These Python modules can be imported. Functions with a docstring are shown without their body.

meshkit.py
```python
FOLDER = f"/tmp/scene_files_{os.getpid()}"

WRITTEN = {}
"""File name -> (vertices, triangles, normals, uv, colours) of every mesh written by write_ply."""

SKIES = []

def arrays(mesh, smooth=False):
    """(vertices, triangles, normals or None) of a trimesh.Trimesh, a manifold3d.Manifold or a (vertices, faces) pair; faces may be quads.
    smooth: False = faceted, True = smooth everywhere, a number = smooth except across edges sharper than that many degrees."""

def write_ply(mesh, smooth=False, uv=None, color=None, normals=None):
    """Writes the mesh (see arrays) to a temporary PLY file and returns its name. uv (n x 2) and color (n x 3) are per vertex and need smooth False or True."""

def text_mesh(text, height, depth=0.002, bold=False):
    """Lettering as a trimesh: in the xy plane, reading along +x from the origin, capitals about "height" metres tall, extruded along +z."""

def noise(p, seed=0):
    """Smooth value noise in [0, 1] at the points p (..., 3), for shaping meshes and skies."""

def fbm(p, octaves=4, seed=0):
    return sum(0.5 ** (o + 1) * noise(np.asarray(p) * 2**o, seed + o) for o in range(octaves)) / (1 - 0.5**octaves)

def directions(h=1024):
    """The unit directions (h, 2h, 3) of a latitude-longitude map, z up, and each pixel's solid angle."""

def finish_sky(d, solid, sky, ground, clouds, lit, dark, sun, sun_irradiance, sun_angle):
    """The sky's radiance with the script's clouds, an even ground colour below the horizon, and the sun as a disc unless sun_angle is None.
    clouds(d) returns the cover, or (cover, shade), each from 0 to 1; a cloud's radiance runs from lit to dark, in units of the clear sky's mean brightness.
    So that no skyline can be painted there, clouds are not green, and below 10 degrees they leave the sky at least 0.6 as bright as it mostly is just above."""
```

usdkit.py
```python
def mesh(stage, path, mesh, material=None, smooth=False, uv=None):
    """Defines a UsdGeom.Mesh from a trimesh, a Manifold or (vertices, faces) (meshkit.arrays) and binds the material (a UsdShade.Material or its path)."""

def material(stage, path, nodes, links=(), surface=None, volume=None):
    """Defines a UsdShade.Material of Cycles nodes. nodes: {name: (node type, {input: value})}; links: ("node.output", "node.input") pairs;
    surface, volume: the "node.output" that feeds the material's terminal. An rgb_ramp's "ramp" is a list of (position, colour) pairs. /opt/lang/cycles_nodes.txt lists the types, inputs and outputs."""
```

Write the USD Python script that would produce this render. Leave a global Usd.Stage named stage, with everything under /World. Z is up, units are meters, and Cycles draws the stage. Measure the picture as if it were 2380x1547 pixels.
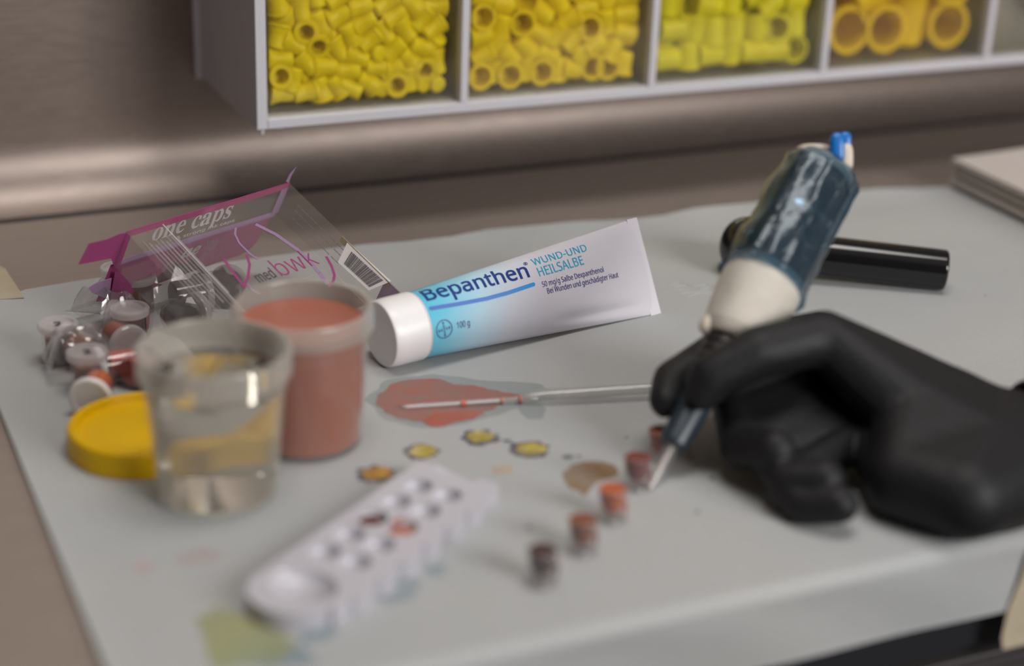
import math, json, numpy as np, trimesh, manifold3d as m3, usdkit, meshkit
from pxr import Usd, UsdGeom, UsdLux, UsdShade, Gf, Sdf, Vt
from shapely.geometry import Polygon, Point, box as sbox
from shapely import affinity
from shapely.geometry.polygon import orient as geom_orient

stage = Usd.Stage.CreateInMemory()
UsdGeom.SetStageUpAxis(stage, 'Z'); UsdGeom.SetStageMetersPerUnit(stage, 1.0)
world = UsdGeom.Xform.Define(stage, '/World'); stage.SetDefaultPrim(world.GetPrim())
UsdGeom.Scope.Define(stage, '/World/Looks')

# ------------------------------------------------------------------ camera
YAW, PITCH, ROLL, HEIGHT = 0.43395, 0.39797, 0.03712, 0.385
EXPOSURE = -0.03
FSTOP, FOCUS = 2.6, 0.985
cam = UsdGeom.Camera.Define(stage, '/World/camera')
fw = np.array([math.sin(YAW) * math.cos(PITCH), math.cos(YAW) * math.cos(PITCH), -math.sin(PITCH)])
rt0 = np.array([math.cos(YAW), -math.sin(YAW), 0.0]); up0 = np.cross(rt0, fw)
rt = rt0 * math.cos(ROLL) + up0 * math.sin(ROLL); up = -rt0 * math.sin(ROLL) + up0 * math.cos(ROLL)
cm = np.eye(4); cm[0, :3] = rt; cm[1, :3] = up; cm[2, :3] = -fw; cm[3, :3] = (0, 0, HEIGHT)
cam.AddTransformOp().Set(Gf.Matrix4d(cm.tolist()))
cam.CreateFocalLengthAttr(62.206); cam.CreateHorizontalApertureAttr(36.0); cam.CreateVerticalApertureAttr(36.0 * 1547 / 2380)
cam.CreateFStopAttr(FSTOP); cam.CreateFocusDistanceAttr(FOCUS); cam.CreateExposureAttr(EXPOSURE)
cam.CreateClippingRangeAttr(Gf.Vec2f(0.02, 100.0))

# ------------------------------------------------------------------ lights (ceiling panel of the room, and an unseen fill added in front)
def rect_light(name, loc, target, w, h, power, color):
    l = UsdLux.RectLight.Define(stage, '/World/' + name)
    l.CreateWidthAttr(w); l.CreateHeightAttr(h); l.CreateIntensityAttr(power); l.CreateColorAttr(Gf.Vec3f(*color))
    d = np.array(target, float) - np.array(loc, float); d /= np.linalg.norm(d)
    x = np.cross(d, [0, 1, 0.001]); x /= np.linalg.norm(x); y = np.cross(x, d)
    m = np.eye(4); m[0, :3] = x; m[1, :3] = y; m[2, :3] = -d; m[3, :3] = loc
    l.AddTransformOp().Set(Gf.Matrix4d(m.tolist()))
rect_light('ceiling_lamp_light', (0.42, 0.60, 1.72), (0.42, 0.60, 0), 0.9, 0.5, 10.5, (1.0, 0.96, 0.915))
rect_light('front_fill_light', (1.25, -1.42, 0.90), (0.75, 0.95, 0.05), 1.3, 0.8, 21.0, (1.0, 0.975, 0.95))  # added fill, no window there: brightens the wall cove and front faces

# ------------------------------------------------------------------ helpers
USED = {}
def numbered(parent, name):
    k = USED.get((parent, name), 0); USED[(parent, name)] = k + 1
    return name if k == 0 else '%s_%03d' % (name, k)
def lin(r, g, b):
    f = lambda c: (c / 255 / 12.92 if c / 255 <= 0.04045 else ((c / 255 + 0.055) / 1.055) ** 2.4)
    return (f(r), f(g), f(b))
XF = {}
def tag(p, label=None, cat=None, group=None, kind=None):
    for k, v in (('label', label), ('category', cat), ('group', group), ('kind', kind)):
        if v: p.SetCustomDataByKey(k, v)
def mat4(loc=(0, 0, 0), R=None):
    m = np.eye(4)
    if R is not None: m[:3, :3] = np.asarray(R)
    m[:3, 3] = loc
    return m
def thing(name, label=None, cat=None, loc=(0, 0, 0), R=None, group=None, kind=None):
    path = '/World/' + numbered('/World', name)
    x = UsdGeom.Xform.Define(stage, path); m = mat4(loc, R)
    x.AddTransformOp().Set(Gf.Matrix4d(m.T.tolist()))
    XF[path] = np.linalg.inv(m); tag(x.GetPrim(), label, cat, group, kind)
    return path
def tm(mesh):
    if isinstance(mesh, trimesh.Trimesh): return mesh
    v, f, _ = meshkit.arrays(mesh); return trimesh.Trimesh(v, f, process=False)
def part(parent, name, mesh, mat, smooth=35, label=None, world=False, kind=None):
    path = parent + '/' + numbered(parent, name)
    if world:
        top = '/'.join(parent.split('/')[:3]); mesh = tm(mesh).copy(); mesh.apply_transform(XF[top])
    m = usdkit.mesh(stage, path, mesh, mat, smooth=smooth)
    tag(m.GetPrim(), label, None, None, kind)
    return path
def top_mesh(name, mesh, mat, label=None, cat=None, group=None, kind=None, smooth=35):
    path = '/World/' + numbered('/World', name)
    m = usdkit.mesh(stage, path, mesh, mat, smooth=smooth); tag(m.GetPrim(), label, cat, group, kind)
    XF[path] = np.eye(4)
    return path
def copy_of(src, loc, R, label=None, group=None):
    p0 = stage.GetPrimAtPath(src); d = p0.GetCustomData()
    path = '/World/' + numbered('/World', src.split('/')[-1])
    x = UsdGeom.Xform.Define(stage, path); p = x.GetPrim()
    p.GetReferences().AddInternalReference(Sdf.Path(src)); p.SetInstanceable(True)
    x.GetPrim().GetAttribute('xformOp:transform').Set(Gf.Matrix4d(mat4(loc, R).T.tolist()))
    tag(p, label or d['label'], d['category'], group or d.get('group'))
    return path
def box(x0, x1, y0, y1, z0, z1, bev=0.0):
    if bev <= 0:
        b = trimesh.creation.box((x1 - x0, y1 - y0, z1 - z0)); b.apply_translation(((x0 + x1) / 2, (y0 + y1) / 2, (z0 + z1) / 2)); return b
    s = trimesh.creation.icosphere(1, bev).vertices
    pts = np.vstack([s + (x, y, z) for x in (x0 + bev, x1 - bev) for y in (y0 + bev, y1 - bev) for z in (z0 + bev, z1 - bev)])
    return tm(m3.Manifold.hull_points(pts))
def lathe(profile, n=48):
    """profile: (r, z) points along the outline, from the axis or closed; revolved about z."""
    return trimesh.creation.revolve(np.asarray(profile, float), sections=n)
def frame_from(d, hint=(0, 0, 1)):
    d = np.asarray(d, float); d = d / np.linalg.norm(d)
    h = np.asarray(hint, float)
    if abs(h @ d) > 0.95: h = np.array([0, 1.0, 0])
    x = np.cross(h, d); x /= np.linalg.norm(x)
    return np.stack([x, np.cross(d, x), d], 1)
def spin(a):
    return np.array([[math.cos(a), -math.sin(a), 0], [math.sin(a), math.cos(a), 0], [0, 0, 1.0]])
def tube_along(pts, rad, n=16, cap=True):
    pts = np.asarray(pts, float); rad = np.broadcast_to(np.asarray(rad, float), len(pts))
    d = np.gradient(pts, axis=0); d /= np.linalg.norm(d, axis=1)[:, None]
    x = frame_from(d[0])[:, 0]; V = []
    for p, r, t in zip(pts, rad, d):
        x = x - t * (x @ t); x /= np.linalg.norm(x); y = np.cross(t, x)
        a = np.arange(n) * 2 * np.pi / n
        V.append(p + r * (np.cos(a)[:, None] * x + np.sin(a)[:, None] * y))
    V = np.vstack(V); F = []
    for i in range(len(pts) - 1):
        for k in range(n):
            a, b = i * n + k, i * n + (k + 1) % n
            F += [(a, b, b + n), (a, b + n, a + n)]
    if cap:
        V = np.vstack([V, pts[0], pts[-1]]); e = (len(pts) - 1) * n
        for k in range(n):
            F.append((len(V) - 2, (k + 1) % n, k)); F.append((len(V) - 1, e + k, e + (k + 1) % n))
    return trimesh.Trimesh(V, F, process=False)
def sheet(P, th):
    """A closed thin sheet from a grid of points P (n, m, 3)."""
    P = np.asarray(P, float); n, m = P.shape[:2]
    du = np.gradient(P, axis=0); dv = np.gradient(P, axis=1); N = np.cross(du, dv); N /= np.linalg.norm(N, axis=2)[..., None]
    A = (P + N * th / 2).reshape(-1, 3); B = (P - N * th / 2).reshape(-1, 3); k = n * m
    i, j = np.meshgrid(np.arange(n - 1), np.arange(m - 1), indexing='ij'); a = (i * m + j).ravel()
    q = np.stack([a, a + m, a + m + 1, a + 1], 1)
    rim = [(i * m) for i in range(n)] + [((n - 1) * m + j) for j in range(1, m)] + [(i * m + m - 1) for i in range(n - 2, -1, -1)] + [j for j in range(m - 2, 0, -1)]
    rim = np.array(rim); nx = np.roll(rim, -1)
    s = np.stack([rim, rim + k, nx + k, nx], 1)
    F = np.vstack([q, q[:, ::-1] + k, s[:, ::-1]])
    F = np.vstack([F[:, [0, 1, 2]], F[:, [0, 2, 3]]])
    return trimesh.Trimesh(np.vstack([A, B]), F, process=False)
def quad(a, b, c, d, th=0.0003, n=2):
    """A thin panel between four corners (in order round it)."""
    a, b, c, d = (np.asarray(p, float) for p in (a, b, c, d)); t = np.linspace(0, 1, n)
    P = np.array([[(a * (1 - u) + b * u) * (1 - w) + (d * (1 - u) + c * u) * w for w in t] for u in t])
    return sheet(P, th)
def extr(poly, h):
    ps = [g for g in getattr(poly, 'geoms', [poly]) if g.area > 0]
    return trimesh.util.concatenate([trimesh.creation.extrude_polygon(g, h, engine='earcut') for g in ps])
GLYPHS = json.loads(r'''{"sans":{"cap":101,"g":{" ":[36.0,[]],"&":[102.0,[[[7,21,7,33,11,43,19,51,28,56,17,72,16,86,18,92,23,98,28,101,36,103,48,103,57,100,63,95,67,85,67,78,63,68,55,60,47,56,47,53,74,29,75,29,80,38,83,51,96,51,91,34,86,25,83,23,83,20,102,1,85,1,73,12,66,6,52,0,47,-1,27,0,19,3,12,9],[20,23,22,17,26,13,35,10,50,11,58,14,65,20,36,48,28,44,23,39,20,32],[28,83,29,74,34,66,37,63,41,63,51,71,54,78,54,85,51,90,47,92,43,93,35,92,29,87]]]],"-":[46.0,[[[6,32,6,43,40,43,40,32]]]],"/":[52.0,[[[2,0,38,100,39,101,50,101,50,97,45,87,14,0]]]],"0":[80.0,[[[7,39,8,70,12,85,17,93,24,99,32,102,48,102,59,97,66,89,69,83,74,59,74,43,72,27,65,10,59,4,51,0,34,-1,25,2,17,9,11,20],[20,36,21,30,24,19,33,10,38,9,47,10,51,12,56,18,59,26,61,39,61,62,58,79,55,85,50,90,44,92,36,92,29,89,25,84,22,77,20,65]]]],"1":[80.0,[[[17,73,13,81,39,101,50,101,50,0,38,0,38,86,35,86,20,72]]]],"2":[80.0,[[[7,0,7,11,46,50,53,60,56,69,56,81,52,87,46,91,41,92,30,91,19,86,15,82,8,91,15,96,27,101,45,102,53,100,59,97,64,92,68,85,69,70,67,62,56,45,24,13,73,12,73,0]]]],"3":[80.0,[[[6,4,6,16,23,10,30,9,44,10,52,13,56,17,59,25,59,33,54,42,48,45,38,47,21,47,21,57,40,58,52,64,56,73,56,80,53,87,49,90,42,92,32,92,21,89,12,84,7,93,18,99,28,102,47,102,60,97,64,93,68,85,69,81,68,69,63,60,53,54,49,54,49,53,63,48,70,40,72,25,68,13,63,7,57,3,42,-1,24,-1,13,1]]]],"5":[80.0,[[[8,5,8,15,19,11,31,9,47,11,51,13,56,18,59,27,58,40,52,48,45,51,37,52,16,50,11,53,15,101,65,101,65,90,25,90,23,62,24,61,30,62,50,61,60,57,68,49,72,37,72,28,71,22,67,13,59,5,51,1,42,-1,19,0,10,3]]]],"A":[89.0,[[[0,0,37,94,38,100,39,101,51,101,89,0,76,0,66,28,63,31,24,31,13,0],[43,80,29,43,30,42,60,42,46,85,43,84]]]],"B":[92.0,[[[14,0,14,100,55,100,71,95,78,87,80,80,80,72,77,63,71,57,64,55,64,53,64,52,68,52,76,48,82,41,84,34,84,23,81,14,75,7,62,1],[28,48,27,47,27,10,51,10,61,12,67,16,71,26,71,33,66,43,61,46,50,48],[27,59,28,58,52,58,60,60,64,63,67,70,66,82,64,85,55,89,27,90]]]],"D":[102.0,[[[14,0,14,100,55,100,67,97,79,90,89,77,92,69,94,57,93,37,90,27,85,18,76,9,61,2,51,0],[27,90,28,10,45,10,60,13,69,18,73,22,79,33,81,44,81,58,78,71,74,78,68,84,60,88,50,90]]]],"E":[78.0,[[[14,0,14,101,70,101,70,90,28,90,27,89,27,58,68,58,68,47,27,47,27,11,70,11,70,0]]]],"H":[104.0,[[[14,0,14,101,27,101,27,59,28,58,78,58,78,101,91,101,91,0,78,0,78,46,77,47,27,47,27,0]]]],"I":[48.0,[[[6,0,7,8,16,9,18,11,18,90,7,93,6,101,42,101,41,93,33,92,31,90,31,11,33,9,41,8,42,0]]]],"L":[74.0,[[[14,0,14,101,26,101,27,100,27,11,71,11,71,0]]]],"N":[107.0,[[[14,0,14,101,29,101,78,22,81,19,82,20,82,101,93,101,93,0,78,0,33,70,32,74,26,81,25,80,25,0]]]],"R":[87.0,[[[14,0,14,101,51,101,67,96,74,89,76,85,78,77,78,68,76,60,73,55,68,50,59,46,59,44,85,1,84,0,71,0,69,2,47,42,28,42,27,41,27,1,26,0],[27,90,28,52,45,52,55,54,60,57,65,67,65,76,61,85,56,88,48,90]]]],"S":[78.0,[[[7,4,7,15,28,10,41,10,53,14,58,22,57,34,51,40,22,52,14,59,9,70,9,82,11,88,18,96,26,100,34,102,50,102,68,97,68,93,65,86,47,91,36,91,27,88,22,80,22,71,28,63,60,49,68,41,71,33,71,22,68,13,63,7,57,3,43,-1,25,-1,14,1]]]],"U":[103.0,[[[13,29,13,101,26,101,26,29,28,22,32,16,36,13,46,10,57,10,65,12,75,22,77,29,77,101,90,101,90,29,88,21,84,13,76,5,68,1,59,-1,44,-1,32,2,22,9,19,13,15,21]]]],"W":[130.0,[[[2,97,2,101,14,101,16,98,27,50,31,39,34,20,35,19,57,98,59,101,71,101,89,43,95,19,96,20,97,30,114,98,116,101,128,101,102,0,89,0,88,2,69,66,66,81,65,81,63,80,61,68,42,2,41,0,28,0,4,94]]]],"Y":[79.0,[[[33,39,0,101,13,101,14,100,36,56,39,52,41,53,46,65,48,66,64,99,66,101,78,101,79,100,46,40,46,0,33,0]]]],"a":[78.0,[[[6,16,6,27,8,33,16,41,23,44,33,46,55,47,54,60,51,64,43,67,34,67,18,62,14,71,31,77,49,77,59,73,63,69,67,59,67,0,58,0,57,8,55,11,49,4,41,0,37,-1,20,0,14,3,9,8],[19,18,22,12,31,9,40,10,46,12,51,16,54,21,55,37,36,37,25,34,22,32,19,27]]]],"b":[86.0,[[[12,1,12,108,24,108,24,68,26,68,32,74,40,77,55,77,65,73,72,66,77,56,79,44,79,32,77,21,73,12,66,4,58,0,54,-1,37,0,28,5,24,10,23,10,21,1],[24,33,25,26,27,19,33,12,38,10,48,9,57,12,63,19,66,31,65,51,60,62,50,67,41,67,32,64,27,58,25,51,24,43]]]],"c":[67.0,[[[8,29,9,52,13,62,21,71,26,74,36,77,50,77,63,73,59,63,45,67,40,67,32,65,24,57,21,46,21,29,26,16,30,12,40,9,52,10,62,13,61,2,50,-1,36,-1,22,4,17,8,12,15]]]],"d":[87.0,[[[8,29,9,53,17,69,28,76,47,77,56,73,61,67,63,67,62,108,75,108,75,1,64,1,62,10,55,3,49,0,33,-1,26,1,22,3,14,11,11,17],[21,29,22,24,25,17,28,13,33,10,39,9,49,10,54,12,58,16,62,29,62,45,60,55,54,64,45,67,37,67,27,62,23,55,21,46]]]],"e":[79.0,[[[8,30,8,46,10,55,15,65,25,74,34,77,49,77,60,72,68,63,72,50,72,36,22,36,21,35,21,29,23,21,31,12,42,9,49,9,69,14,68,3,53,-1,37,-1,29,1,23,4,16,10,12,16],[22,54,21,49,22,46,59,47,59,52,57,59,54,63,45,67,37,67,29,64,25,60]]]],"g":[86.0,[[[8,29,9,52,14,64,21,72,33,77,44,77,55,73,62,66,65,76,74,76,74,-8,72,-17,69,-23,64,-28,57,-32,48,-34,24,-33,14,-29,14,-18,20,-21,37,-24,44,-24,55,-20,60,-14,62,-8,62,8,60,9,57,4,46,-1,31,-1,25,1,19,5,14,11,11,17],[21,29,22,24,26,15,33,10,45,9,54,12,58,16,62,28,62,45,58,59,53,64,48,66,38,67,31,65,25,59,22,52,21,46]]]],"h":[87.0,[[[12,0,12,107,25,107,24,66,26,66,29,71,36,75,43,77,55,77,60,76,69,71,74,63,76,54,76,0,63,0,63,53,60,62,58,64,49,67,35,65,29,60,25,48,25,0]]]],"i":[36.0,[[[11,93,11,99,15,104,21,104,25,99,25,93,21,88,15,88]],[[12,0,12,76,25,76,25,0]]]],"k":[75.0,[[[12,0,12,107,24,107,24,40,26,40,35,53,57,76,71,76,41,43,73,0,58,0,33,35,29,33,24,28,24,0]]]],"l":[37.0,[[[12,0,12,107,25,107,25,0]]]],"m":[131.0,[[[12,0,12,76,22,76,25,66,31,73,41,77,53,77,60,75,66,71,70,65,78,73,89,77,105,76,111,73,115,69,119,58,119,0,107,0,106,56,102,64,94,67,89,67,81,65,74,57,72,48,72,0,59,0,59,55,57,61,53,65,46,67,34,65,28,59,25,48,25,0]]]],"n":[87.0,[[[12,0,12,76,22,76,25,66,32,73,43,77,60,76,68,72,74,63,76,54,76,0,63,0,63,53,60,62,58,64,49,67,35,65,29,60,25,48,25,0]]]],"o":[85.0,[[[8,31,8,46,11,58,15,65,22,72,28,75,35,77,55,76,66,70,72,63,75,57,78,44,78,33,76,22,71,12,63,4,57,1,49,-1,36,-1,23,4,13,15],[21,30,25,18,31,12,36,10,45,9,55,12,61,18,65,32,64,50,59,61,54,65,47,67,38,67,30,64,25,59,21,47]]]],"p":[86.0,[[[12,-34,12,76,22,76,25,66,30,72,38,76,54,77,61,75,72,66,77,55,79,44,79,32,76,18,72,10,65,3,55,-1,40,-1,31,3,26,9,24,9,25,-34],[26,24,29,16,33,12,42,9,54,10,61,16,64,22,66,32,66,45,61,60,57,64,48,67,43,67,33,64,28,59,25,49]]]],"r":[58.0,[[[12,0,12,76,22,76,23,66,25,64,32,72,39,76,56,77,55,65,42,66,35,63,29,57,25,47,25,0]]]],"s":[67.0,[[[7,4,7,15,22,10,35,9,45,12,49,18,49,22,47,27,43,30,24,37,16,41,10,46,7,53,7,62,9,67,15,73,26,77,45,77,59,73,56,63,40,67,30,67,23,65,19,59,19,55,23,50,50,39,59,31,61,26,61,16,58,9,53,4,47,1,38,-1,22,-1,16,0]]]],"t":[50.0,[[[2,66,2,72,13,77,18,94,25,94,25,76,47,76,47,66,26,66,25,65,25,19,26,15,28,12,35,9,47,11,47,1,40,-1,29,-1,22,1,16,6,12,18,12,65]]]],"u":[87.0,[[[11,20,11,76,24,76,24,21,26,15,29,12,38,9,49,10,55,13,59,18,62,30,62,76,75,76,75,0,64,0,62,10,57,4,49,0,44,-1,27,0,20,3,15,8]]]],"w":[110.0,[[[22,0,2,76,14,76,15,75,30,14,31,14,34,31,47,69,47,73,49,76,61,76,63,73,75,34,79,15,80,15,95,74,96,76,108,76,107,68,88,0,73,0,59,45,56,61,55,61,37,1,36,0]]]],"x":[74.0,[[[3,0,29,38,29,41,4,76,18,76,37,48,39,49,56,76,70,76,47,44,44,38,71,0,57,0,40,27,37,29,34,27,17,0]]]],"\u00ae":[117.0,[[[7,43,8,64,11,73,17,83,26,92,32,96,51,102,66,102,75,100,86,95,93,90,103,78,107,70,110,58,109,37,106,28,100,18,91,9,85,5,66,-1,45,0,36,3,26,9,17,18,13,24],[15,45,17,35,20,28,32,14,47,7,64,6,82,12,93,22,97,28,101,38,102,56,97,73,85,87,70,94,53,95,36,90,29,85,22,77,18,69,15,57]],[[39,19,39,81,64,81,71,79,76,75,78,71,79,59,75,51,69,48,69,45,84,19,73,19,70,22,58,44,50,44,50,19],[50,72,51,53,60,53,65,55,68,61,68,65,66,70,60,72]]]],"\u00e4":[78.0,[[[6,16,7,31,10,36,16,41,26,45,55,47,54,60,48,66,34,67,18,62,14,71,31,77,49,77,59,73,63,69,67,59,67,0,58,0,55,11,49,4,41,0,37,-1,20,0,14,3,9,8],[19,18,22,12,31,9,40,10,46,12,51,16,54,21,55,37,36,37,25,34,22,32,19,27]],[[46,93,46,99,48,102,55,103,58,101,59,94,55,89,50,89]],[[19,94,20,101,23,103,28,103,32,99,32,93,28,89,21,90]]]]}},"serif":{"cap":96,"g":{"o":[70.0,[[[4,27,4,40,6,48,10,56,20,65,29,68,45,67,53,63,63,51,66,40,65,22,60,11,48,1,41,-1,29,-1,17,4,9,13],[25,25,25,14,27,7,32,3,40,4,43,7,45,13,46,43,43,60,38,64,30,63,26,57,24,41,24,26]]]],"n":[79.0,[[[4,0,4,3,9,4,11,8,11,56,9,61,4,62,4,65,31,65,32,58,40,65,46,67,56,67,61,65,66,60,69,50,69,8,72,3,76,3,76,0,42,0,42,3,46,3,49,8,49,50,48,54,43,57,37,56,31,49,31,7,34,3,38,3,38,0]]]],"e":[63.0,[[[4,27,4,40,7,51,12,59,21,66,28,68,38,68,45,66,54,58,58,49,59,36,24,35,26,21,30,14,34,11,44,10,50,12,56,19,59,17,54,8,48,3,38,-1,27,-1,17,3,9,12],[25,55,24,49,24,42,42,42,41,58,36,63,31,63,27,60]]]],"c":[61.0,[[[4,27,4,39,6,47,11,56,20,64,31,68,43,68,51,65,56,60,58,55,57,47,53,44,45,44,41,49,41,61,38,63,32,63,26,58,23,44,24,29,26,21,28,17,34,11,44,9,51,11,56,16,59,15,58,11,49,3,38,-1,27,-1,19,2,9,12]]]],"a":[72.0,[[[4,11,5,21,13,30,28,37,41,41,41,56,39,61,34,63,27,63,22,61,22,57,26,51,26,48,25,45,20,41,13,41,9,43,7,47,7,55,10,60,19,66,27,68,42,68,54,64,59,58,61,51,61,10,63,8,67,9,68,5,57,-1,49,-1,46,0,43,3,42,7,41,7,36,3,29,0,15,-1,7,4],[25,13,27,9,33,8,41,13,41,36,38,36,32,33,26,27,25,23]]]],"p":[77.0,[[[4,-28,4,-25,9,-24,11,-19,11,57,8,62,4,63,4,66,30,66,31,58,37,65,44,68,53,68,60,65,67,58,71,50,73,41,72,22,67,10,61,3,52,-1,43,-1,36,2,33,6,31,6,31,-19,34,-24,41,-25,41,-28],[31,15,34,9,39,7,43,7,49,11,51,15,53,29,52,47,49,56,45,59,40,59,35,57,31,51]]]],"s":[60.0,[[[7,-1,7,23,11,23,15,12,23,5,27,4,36,5,40,11,40,16,35,22,15,32,9,39,8,53,11,60,16,65,24,68,34,68,42,65,46,65,48,68,51,68,51,48,47,48,43,58,34,63,25,62,22,58,22,53,25,48,44,39,50,34,54,23,52,10,45,2,37,-1,27,-1,16,3,12,2,11,-1]]]]," ":[35,[]],"A":[70.0,[[[-4,12,-4,22,0,36,8,50,18,60,30,66,38,66,44,59,46,60,47,65,61,65,62,64,49,21,48,10,50,9,53,10,59,19,62,18,62,16,57,8,52,3,45,-1,35,0,32,6,33,12,32,13,22,2,15,-1,7,-1,0,3],[14,13,18,9,21,9,25,11,31,18,37,31,41,46,41,56,40,59,37,60,32,59,29,57,24,50,18,38,14,24]]]],"E":[56.0,[[[-2,14,-2,29,1,38,7,48,16,58,32,66,41,66,50,61,52,56,52,49,47,40,36,32,16,27,16,14,22,8,31,9,36,13,40,20,44,19,44,16,41,11,33,3,23,-1,13,-1,6,2,1,7],[20,42,18,32,21,32,29,36,35,41,40,51,40,58,38,61,33,61,25,53]]]]}}}''')
def text(s, height, font='sans', bold=0.0, width=None):
    """Lettering as a flat shapely shape reading along +x from the origin, capitals 'height' tall."""
    f = GLYPHS[font]; k = height / f['cap']; x = 0; out = []
    for ch in s:
        adv, polys = f['g'][ch]
        for rings in polys:
            r = [np.array(q, float).reshape(-1, 2) for q in rings]
            g = Polygon(r[0], r[1:])
            if not g.is_valid: g = g.buffer(0)
            out.append(affinity.translate(g, x, 0))
        x += adv
    from shapely import union_all
    g = union_all(out)
    if bold: g = g.buffer(bold * f['cap'])
    g = affinity.scale(g, k, k, origin=(0, 0))
    if width: g = affinity.scale(g, width / (x * k), 1, origin=(0, 0))
    return g

# ------------------------------------------------------------------ materials
def mat(name, nodes, links, surface='p.BSDF'):
    return usdkit.material(stage, '/World/Looks/' + name, nodes, links, surface=surface)
def pbr(name, col, rough=0.5, spec=0.5, metallic=0.0, var=None, bump=None, coat=0.0, sss=None):
    """var = (scale, other colour); bump = (scale, distance in m)"""
    n = {'p': ('principled_bsdf', dict(base_color=col, roughness=rough, specular_ior_level=spec, metallic=metallic, coat_weight=coat))}
    L = []
    if var or bump: n['tc'] = ('texture_coordinate', {})
    if var:
        n['nz'] = ('noise_texture', dict(scale=var[0], detail=4.0)); L.append(('tc.object', 'nz.vector'))
        n['rp'] = ('rgb_ramp', dict(ramp=[(0.3, col), (0.7, var[1])])); L += [('nz.fac', 'rp.fac'), ('rp.color', 'p.base_color')]
    if bump:
        n['nb'] = ('noise_texture', dict(scale=bump[0], detail=5.0)); L.append(('tc.object', 'nb.vector'))
        n['bp'] = ('bump', dict(distance=bump[1], strength=1.0)); L += [('nb.fac', 'bp.height'), ('bp.normal', 'p.normal')]
    if sss:
        n['p'][1].update(subsurface_weight=sss[0], subsurface_scale=sss[1], subsurface_radius=sss[2])
    return mat(name, n, L)
def pane(name, tint=(1, 1, 1), ior=1.45, rough=0.05, haze=0.0, haze_col=(0.8, 0.8, 0.8), bump=None):
    """Clear plastic that lets light through: transparent mixed with gloss by fresnel, plus a little milky haze."""
    f0 = ((ior - 1) / (ior + 1)) ** 2
    n = {'t': ('transparent_bsdf', dict(color=tint)), 'g': ('glossy_bsdf', dict(color=(1, 1, 1), roughness=rough)),
         'lw': ('layer_weight', dict(blend=0.5)), 'pw': ('math', dict(math_type='power', value2=5.0)), 'f': ('math', dict(math_type='multiply_add', value2=0.9 * (1 - f0), value3=f0)), 'm': ('mix_closure', {})}
    L = [('lw.facing', 'pw.value1'), ('pw.value', 'f.value1'), ('f.value', 'm.fac'), ('t.BSDF', 'm.closure1'), ('g.BSDF', 'm.closure2')]
    if bump:
        n['tc'] = ('texture_coordinate', {}); n['nb'] = ('noise_texture', dict(scale=bump[0], detail=3.0)); n['bp'] = ('bump', dict(distance=bump[1]))
        L += [('tc.object', 'nb.vector'), ('nb.fac', 'bp.height'), ('bp.normal', 'g.normal')]
    if haze <= 0: return mat(name, n, L, 'm.closure')
    n['d'] = ('diffuse_bsdf', dict(color=haze_col)); n['tr'] = ('translucent_bsdf', dict(color=haze_col))
    n['h'] = ('mix_closure', dict(fac=0.5)); n['o'] = ('mix_closure', dict(fac=haze))
    L += [('d.BSDF', 'h.closure1'), ('tr.BSDF', 'h.closure2'), ('m.closure', 'o.closure1'), ('h.closure', 'o.closure2')]
    return mat(name, n, L, 'o.closure')
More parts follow.
